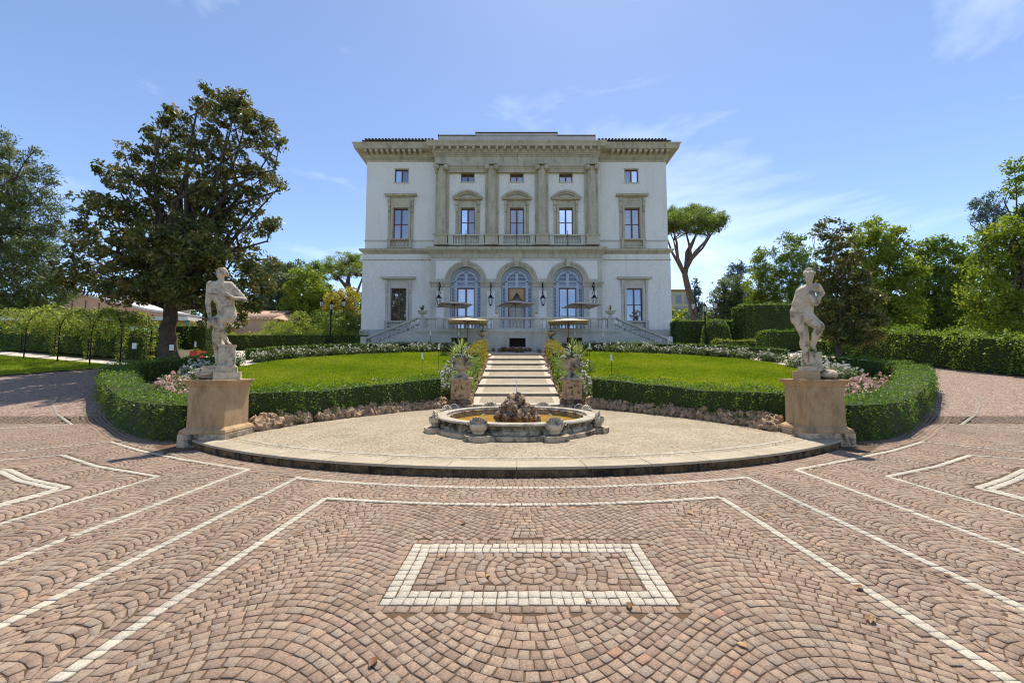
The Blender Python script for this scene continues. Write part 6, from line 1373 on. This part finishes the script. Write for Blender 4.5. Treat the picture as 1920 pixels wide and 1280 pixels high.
# woods right of the villa
px_tree('round_holm_oak', 'round dark holm oak right of the leaning pine', 58, (1375, 640), (1375, 600), [(1372, 540, 28, 0), (1355, 560, 24, 0), (1392, 560, 26, 0), (1372, 580, 32, 0), (1350, 590, 24, 0)], 'olive', .32, 20, .65, 32, .4, group='trees right of the villa')
px_tree('spruce_tree', 'small dark spruce behind the leaning pine trunk', 66, (1303, 620), (1303, 540), [(1303, 528, 5, 0), (1303, 542, 9, 0), (1304, 556, 12, 0), (1304, 572, 14, 0), (1304, 590, 16, 0)], 'bluecedar', .4, 12, .6, 24, .25)
px_tree('blue_cedar', 'blue grey cedar tip showing above the round holm oak', 70, (1385, 620), (1385, 520), [(1372, 503, 9, 0), (1390, 498, 11, 0), (1380, 512, 14, 0), (1400, 508, 12, 0), (1375, 525, 16, 0)], 'bluecedar', .45, 9, .7, 22, .3)
px_tree('poplar_tree', 'slim green poplar, the nearer the villa of two', 50, (1428, 645), (1428, 560), [(1428, 475, 11, 0), (1424, 495, 17, 0), (1435, 515, 22, 0), (1420, 535, 26, 0), (1440, 550, 26, 0), (1425, 575, 30, 0), (1428, 480, 10, 0)], 'lime', .27, 16, .6, 32, .3, group='trees right of the villa', twigs=10)
px_tree('poplar_tree', 'taller green poplar behind the right statue', 48, (1485, 645), (1485, 560), [(1475, 450, 14, 0), (1495, 452, 14, 0), (1470, 475, 20, 0), (1500, 475, 22, .4), (1480, 500, 28, 0), (1510, 505, 20, 0), (1470, 530, 30, 0), (1505, 540, 28, 0), (1485, 565, 32, 0)], 'oak', .27, 16, .6, 32, .35, group='trees right of the villa', twigs=10)
px_tree('young_magnolia', 'young magnolia with dark slim trunk beside the right statue', 21.5, (1572, 690), (1572, 640),
    [(1560, 415, 9, 0), (1535, 425, 11, .2), (1585, 425, 12, 0), (1555, 445, 16, 0), (1525, 440, 8, 0), (1580, 455, 20, .4), (1550, 475, 22, -.3), (1590, 490, 26, .3), (1560, 510, 28, 0), (1540, 530, 22, .3), (1600, 525, 26, -.3), (1570, 550, 34, .4), (1615, 560, 30, 0), (1545, 575, 30, -.4), (1590, 590, 36, .5), (1630, 600, 28, 0), (1555, 615, 30, 0), (1600, 625, 32, -.3), (1640, 560, 18, 0), (1635, 630, 22, .2), (1535, 605, 16, 0)],
    'magnolia', .19, 62, .27, 24, .17, hollow=.3, aspect=.45, twigs=80)
px_tree('lime_tree', 'yellow green broadleaf tree behind the young magnolia', 32, (1640, 665), (1640, 600), [(1620, 440, 26, 0), (1655, 440, 26, .5), (1640, 470, 36, 0), (1680, 470, 28, 0), (1610, 490, 30, 0), (1660, 510, 42, .6), (1700, 505, 28, 0), (1620, 535, 36, 0), (1680, 550, 40, 0), (1650, 580, 40, -.3), (1700, 585, 32, 0), (1695, 430, 12, 0), (1640, 420, 14, 0), (1665, 610, 36, 0)], 'lime', .23, 24, .5, 34, .4, group='trees right of the villa', twigs=20)
px_tree('plane_tree', 'mid green broadleaf tree between the yellow green one and the right edge', 36, (1760, 665), (1760, 600), [(1730, 465, 20, 0), (1760, 462, 22, 0), (1790, 475, 22, 0), (1740, 495, 32, 0), (1785, 505, 32, .6), (1815, 500, 20, 0), (1720, 530, 28, 0), (1765, 545, 42, 0), (1810, 545, 34, 0), (1740, 585, 38, 0), (1790, 595, 40, 0), (1765, 625, 38, 0), (1720, 615, 30, 0), (1815, 620, 34, 0)], 'oak', .25, 22, .55, 34, .45, group='trees right of the villa', twigs=20)
px_tree('plane_tree', 'tall broadleaf tree filling the right edge of the view', 27, (1900, 685), (1900, 560), [(1905, 315, 16, 0), (1920, 350, 24, 0), (1945, 320, 24, 0), (1895, 345, 8, 0), (1880, 425, 24, 0), (1915, 415, 30, .5), (1850, 450, 28, 0), (1895, 460, 38, -.4), (1935, 470, 34, 0), (1850, 500, 36, 0), (1900, 520, 44, .5), (1945, 530, 36, 0), (1850, 550, 38, 0), (1905, 580, 44, 0), (1860, 600, 40, 0), (1925, 620, 36, 0), (1940, 400, 24, 0)], 'lime', .2, 30, .45, 34, .4, group='trees right of the villa', twigs=30)
px_tree('cedar_of_lebanon', 'distant dark cedar with drooping top above the right woods', 75, (1852, 620), (1852, 440), [(1850, 375, 14, 0), (1835, 385, 14, 0), (1868, 385, 14, 0), (1850, 400, 18, 0), (1870, 408, 14, 0), (1835, 408, 12, 0), (1852, 425, 14, 0)], 'bluecedar', .45, 7, .8, 24, .5, twigs=10)
px_tree('shade_bush', 'low dark undergrowth bush behind the right hedge', 30, (1820, 672), (1820, 660), [(1700, 640, 26, 0), (1740, 645, 24, 0), (1780, 640, 26, 0), (1820, 645, 26, 0), (1860, 645, 26, 0), (1900, 648, 26, 0), (1660, 640, 24, 0)], 'oak', .2, 12, .4, 28, .1, group='trees right of the villa')
# far woodland closing the horizon
def woodland(label, spans, Y, hpx, leafm):
    bl = []
    for u0, u1, v in spans:
        u_ = u0
        while u_ < u1: r_ = hpx * random.uniform(.8, 1.2); bl += px_blobs([(u_, v + random.gauss(0, 5), r_, random.gauss(0, 2)), (u_ + 10, v + r_, r_, random.gauss(0, 2)), (u_, v + 1.9 * r_, r_, random.gauss(0, 2))], Y); u_ += hpx * 1.05
    pos, tint, _ = crown_pts(bl, 2.6, 1.1, 30, .3); foliage('far_woodland', pos, .6, M[leafm], None, .6, None, tint, label=label, cat='woodland', kind='stuff')
woodland('distant dark woods behind the left garden', [(-140, 690, 575)], 88, 26, 'oak')
woodland('distant dark woods behind the right garden', [(1390, 2060, 575)], 88, 26, 'oak')
woodland('distant pale green scrub between the far house and the right lamp post', [(1255, 1345, 592)], 84, 14, 'lime')

# ------------------------------------------------------------------ hedges beside and behind
hedge('drive_hedge', 'long leafy hedge bordering the drive on the right', [(30, 13), (26.6, 17), (24.6, 20.2), (22.8, 23.5), (21.6, 27)], 1.1, 1.75, 'boxlight', .1, 380, .0, bumps=.14, wild=.16)
def px_hedge(name, label, u0, u1, vtop, Y, width, leafm, leaf, dens, Y2=None, **k):
    x0 = P(u0, vtop, Y)[0]; x1 = P(u1, vtop, Y2 or Y)[0]; h = P((u0 + u1) / 2, vtop, Y)[1] - T(x0, Y); return hedge(name, label, [(x0, Y), (x1, Y2 or Y)], width, h, leafm, leaf, dens, 0, **k)
px_hedge('tall_hedge', 'tall clipped hedge right of the villa corner behind the lamp post', 1262, 1384, 603, 36, 1.4, 'box', .12, 110)
px_hedge('tall_hedge', 'highest clipped hedge block between the lamp post and the right statue', 1384, 1478, 574, 34, 2.0, 'box', .12, 110, bumps=.1)
px_hedge('mid_hedge', 'clipped hedge block at the waist of the right statue', 1428, 1492, 622, 29, 1.4, 'box', .1, 150, bumps=.06)
px_hedge('mid_hedge', 'low leafy hedge right of the right statue trunk', 1520, 1660, 640, 27.5, 1.2, 'boxlight', .1, 150, bumps=.08)
px_hedge('pale_hedge', 'low pale yellow green hedge before the tall hedge on the right', 1340, 1425, 639, 30.5, .9, 'vine', .09, 170, bumps=.06)
px_hedge('mid_hedge', 'yellow green hedge behind the left lawn below the tiled house', 420, 600, 628, 30.5, 1.3, 'vine', .1, 130, bumps=.1)
px_hedge('mid_hedge', 'leafy hedge between the big trunk and the left statue', 332, 400, 612, 27, 1.4, 'box', .1, 150, bumps=.1)
px_hedge('low_shrubs', 'loose low shrubs along the path left of the villa', 575, 690, 628, 33.5, 1.2, 'lime', .1, 120, bumps=.18, wild=.15)
x_, y_ = P(1335, 640, 34.3)[0], 33.6
t = thing('clipped_cone', 'dark clipped evergreen dome before the tall hedge by the right lamp post', 'topiary', (x_, y_, T(x_, y_))); h = P(1335, 598, 33.6)[1] - T(x_, y_)
MB().lathe([(1.12, 0), (1.08, h * .4), (.92, h * .75), (.6, h * .93), (.05, h * .99)], 16).build('twigs', M['hedgecore'], t, True)
a_ = rng.random(5200) * 6.283; zz = rng.random(5200); rr = np.interp(zz, [0, .4, .75, .93, 1], [1.15, 1.11, .95, .63, .05]); foliage('leaves', np.column_stack([rr * np.cos(a_), rr * np.sin(a_), zz * h]) + rng.normal(size=(5200, 3)) * .03, .1, M['box'], t)

# ------------------------------------------------------------------ rose arches on the left, houses behind
PA = [(-20.6, 22.4), (-23.4, 23.5), (-26.6, 24.7), (-30.2, 26.0), (-34.4, 27.6)]
for i, (a, c_) in enumerate(zip(PA[:-1], PA[1:])):
    wd = ('nearest the big trunk', 'second from the big trunk', 'third from the big trunk', 'at the left edge')[i]
    a = Vector((*a, 0)); c_ = Vector((*c_, 0)); z0 = T(a.x, a.y); t = thing('rose_arch', 'iron rose arch overgrown with climbing leaves, ' + wd, 'arch', (a.x, a.y, z0), 0, 'rose arches along the path'); d = c_ - a; L = d.length; d.normalize(); n = 14; Hh = 3.0
    pts = [Vector((0, 0, -.1)), Vector((0, 0, 1.0))] + [d * (L / 2 - L / 2 * math.cos(math.pi * k / n)) + Vector((0, 0, 1.75 + (Hh - 1.75) * math.sin(math.pi * k / n))) for k in range(n + 1)] + [d * L + Vector((0, 0, 1.0)), d * L + Vector((0, 0, -.1 + T(c_.x, c_.y) - z0))]
    MB().tube(pts, .03, 6).build('arch_iron', M['iron'], t, True); off = Vector((-d.y, d.x, 0)) * 1.3; MB().tube([p + off for p in pts], .03, 6).build('arch_iron', M['iron'], t, True)
    MB().tube([Vector((0, 0, 1.75)), d * L + Vector((0, 0, 1.75))], .018, 5).tube([Vector((0, 0, .02)) + Vector((0, 0, .5)), d * L * .02 + Vector((0, 0, 1.7))], .03, 5).build('rail', M['iron'], t)
    pos = []
    for p in pts[2:-2]:
        for o in (0, .5, 1): pos.append(ball_pts(52, p + off * o, (.36, .36, .22), .15))
    for p, r_ in ((pts[0], .28), (pts[1], .34), (pts[0] + Vector((0, 0, .5)), .24), (pts[0] + Vector((0, 0, 1.45)), .3)): pos.append(ball_pts(75, p, (r_, r_, .3), .2))
    for _ in range(9):
        p = random.choice(pts[4:-4]); pos.append(ball_pts(70, p + off * random.random() + Vector((0, 0, random.uniform(-.3, .35))), (.5, .5, .2), .2))
    foliage('climbing_leaves', np.concatenate(pos), .12, M['vine'], t, .6)
pl = [(p[0] - .6 - .35, p[1] + 2.0) for p in PA] + [(-42, 32)]
hedge('arch_hedge', 'dark leafy hedge behind the rose arches on the left', pl, 1.3, 1.75, 'boxlight', .13, 130, 0, bumps=.16, wild=.14, tint=.3)
def house(name, label, u0, u1, vtop, vbot, Y, depth, wallm, roofm, cat='house', roof=.9, ov=.4, hip=True):
    x0, zt = P(u0, vtop, Y); x1, _ = P(u1, vtop, Y); z0 = min(P(u0, vbot, Y)[1], T(x0, Y)) - .3; t = thing(name, label, cat, ((x0 + x1) / 2, Y, z0)); o = Vector(((x0 + x1) / 2, Y, z0)); w_ = (x1 - x0) / 2; h = zt - z0
    MB().box(-w_, w_, 0, depth, 0, h).build('wall', M[wallm], t)
    if roof: 
        e = w_ * .35 if hip else 0; r_ = MB().add([(-w_ - ov, -ov, h - .02), (w_ + ov, -ov, h - .02), (w_ + ov, depth + ov, h - .02), (-w_ - ov, depth + ov, h - .02), (-w_ + e, depth / 2, h + roof), (w_ - e, depth / 2, h + roof)], [(0, 1, 5, 4), (1, 2, 5), (2, 3, 4, 5), (3, 0, 4), (3, 2, 1, 0)]).build('roof', M[roofm], t)
        k = int((2 * w_ + .6) / .45)
        for i in range(k): xx = -w_ - ov + .2 + i * .45; MB().tube([(xx, -ov, h + .03), (xx + (0 if not hip else (-xx * .12)), depth / 2 - .1, h + roof * .95)], .12, 6).build('tile_row', M[roofm], r_, True)
    return t, x0, x1, z0, zt
t, x0, x1, z0, zt = house('garden_pavilion', 'low ochre garden building with white eaves behind the rose arches', -60, 352, 601, 690, 35, 6, 'yellowwall', 'terracotta', 'house', 0); w_ = (x1 - x0) / 2; h = zt - z0
MB().box(-w_ - .4, w_ + .5, -.6, 6.3, h - .02, h + .28).build('eaves', M['white'], t)
for i in range(14): xx = -w_ + 1.2 + i * (2 * w_ - 2) / 14; f = MB().box(xx - .55, xx + .55, -.03, .05, h - 1.7, h - .45).build('window', M['timber'], t); MB().box(xx - .47, xx + .47, -.05, -.028, h - 1.62, h - .53).build('pane', M['glass'], f)
MB().tube([(w_ + .35, -.4, 0), (w_ + .35, -.4, h)], .14, 8).build('blue_pipe', M['bluepost'], t)
x_ = P(150, 590, 42)[0]; z_ = P(150, 590, 42)[1]
t = thing('barn_roof', 'long low building with sloping reddish roof above the rose arches', 'house', (x_, 44, T(x_, 44) - .3)); h = P(150, 590, 44)[1] - T(x_, 44)
MB().prism([(-4, 0), (13, 0), (13, h - .3), (6, h + .6), (-1.5, h + 2.4), (-4, h + 2.1)], 0, 7).build('wall', M['pinkwall'], t); MB().prism([(-4.5, h + 2.12), (-1.5, h + 2.42), (6, h + .62), (13.6, h - .35), (13.6, h - .15), (6, h + .85), (-1.5, h + 2.65), (-4.5, h + 2.35)], -.7, 7.6).build('roof', M['greystone'], t)
for i in range(7): MB().box(-3.2 + i * 1.5, -3.1 + i * 1.5, -.06, .0, h * .3, h + 1.9 - max(0, i - 1.2) * .33).build('rib', M['timber'], t)
house('cream_house', 'cream house with flat tiled roof under the magnolia branches', 195, 262, 548, 640, 50, 8, 'creamwall', 'roofpink', roof=.7)
t = house('tiled_house', 'small pink house with a pale tiled roof beyond the magnolia, left of the villa', 380, 520, 598, 660, 44, 8, 'pinkwall', 'roofpink', roof=1.5)[0]
t, x0, x1, z0, zt = house('far_palazzo', 'far cream palazzo with blue shutters right of the villa', 1225, 1300, 545, 625, 92, 12, 'creamwall', 'roofpink', 'house', 1.2, .9); w_ = (x1 - x0) / 2; h = zt - z0
for fl, (za, zb2) in enumerate(((h - 3.0, h - 1.0), (h - 6.6, h - 4.0), (h - 10, h - 7.6))):
    for i in range(4):
        xx = -w_ + (i + .62) * 2 * w_ / 4.2; f = MB().box(xx - .8, xx + .8, -.15, .05, za - .15, zb2 + .25).build('window', M['pietra_pale'], t)
        for s_ in (-1, 1): MB().box(xx + s_ * .36 - .3, xx + s_ * .36 + .3, -.25, -.14, za, zb2).build('shutter', M['blueshutter'], f)
MB().box(-w_ - .1, w_ + .1, -.3, .02, h - 3.7, h - 3.45).build('string_course', M['pietra_pale'], t)
# planters and boxes by the big tree
for u_, v_, m_, lab, sx in ((335, 668, 'terracotta', 'orange planter box beside the big trunk, left one', .55), (367, 667, 'redplastic', 'red planter box beside the big trunk, right one', .6), (352, 668, 'creamwall', 'cream low bench between the two planter boxes', .7)):
    Yp = 24.5; x_ = P(u_, v_, Yp)[0]; z_ = T(x_, Yp); t = thing('planter_box' if m_ != 'creamwall' else 'low_bench', lab, 'planter' if m_ != 'creamwall' else 'bench', (x_, Yp, z_))
    MB().sqprofile(0, 0, [(sx * .5, 0), (sx * .55, .5), (sx * .6, .52), (sx * .6, .58), (sx * .5, .58), (sx * .5, .5)]).build('tub', M[m_], t); foliage('plant', ball_pts(160, (0, 0, .62), (.25, .25, .12), .2), .08, M['box'], t) if m_ != 'creamwall' else MB().box(-sx * .62, sx * .62, -sx * .62, sx * .62, .582, .62).build('seat', M['pietra_pale'], t)
for u_, v0, v1, lab in ((250, 643, 688, 'small white notice on a rod by the rose arches'), (320, 646, 690, 'small white notice on a rod before the big trunk')):
    x_, y_ = P(u_, v1, 20.8)[0], 20.8; z0 = T(x_, y_); h = P(u_, v0, y_)[1] - z0; t = thing('notice', lab, 'sign', (x_, y_, z0)); MB().tube([(0, 0, 0), (0, 0, h - .1)], .012, 5).build('rod', M['iron'], t); MB().box(-.11, .11, -.03, .0, h - .3, h).build('board', M['white'], t)
# dry leaves on the setts
DL = [(614, 995), (828, 1046), (915, 1080), (1104, 1128), (1180, 1138), (560, 1003), (1392, 1212), (1610, 1104), (700, 1245), (1632, 1164), (1294, 963), (1185, 945), (869, 982), (1050, 924), (970, 938), (40, 997), (130, 1010), (1465, 950), (1440, 968), (1776, 1080), (1230, 915), (1455, 848), (1010, 870), (930, 871)]
lv = []
for k in range(4):
    V = []; n = 5
    for i in range(n + 1):
        t_ = i / n; w_ = .02 * math.sin(math.pi * min(1, t_ * .95 + .04)) ** .7; c_ = .012 * math.sin(t_ * 3.1) + .008 * (k % 2) * math.sin(t_ * 7); V += [(t_ * .075 - .037, -w_, .012 + c_), (t_ * .075 - .037, 0, .004 + c_), (t_ * .075 - .037, w_, .014 + c_ * .6)]
    Q = [(3 * i + j, 3 * i + j + 1, 3 * i + j + 4, 3 * i + j + 3) for i in range(n) for j in (0, 1)]; lv.append(big_mesh('dry_leaf', V, Q, M['dryleaf'], np.full(len(V), (0.1, .4, .8, .25)[k])))
for i, (u_, v_) in enumerate(DL):
    x_, y_ = G(u_, v_); rr = math.hypot(x_, y_ - PC[1]) < PR and y_ > 6; o = obj('dry_leaf', lv[i % 4], None, (x_, y_, T(x_, y_) + (PZ if rr else 0) + .004), random.random() * 6.28, label='small curled dry leaf lying on the paving', cat='leaf', group='dry leaves on the paving'); q = random.uniform(.8, 1.6); o.scale = (q * .8, q * .8, q * .7)
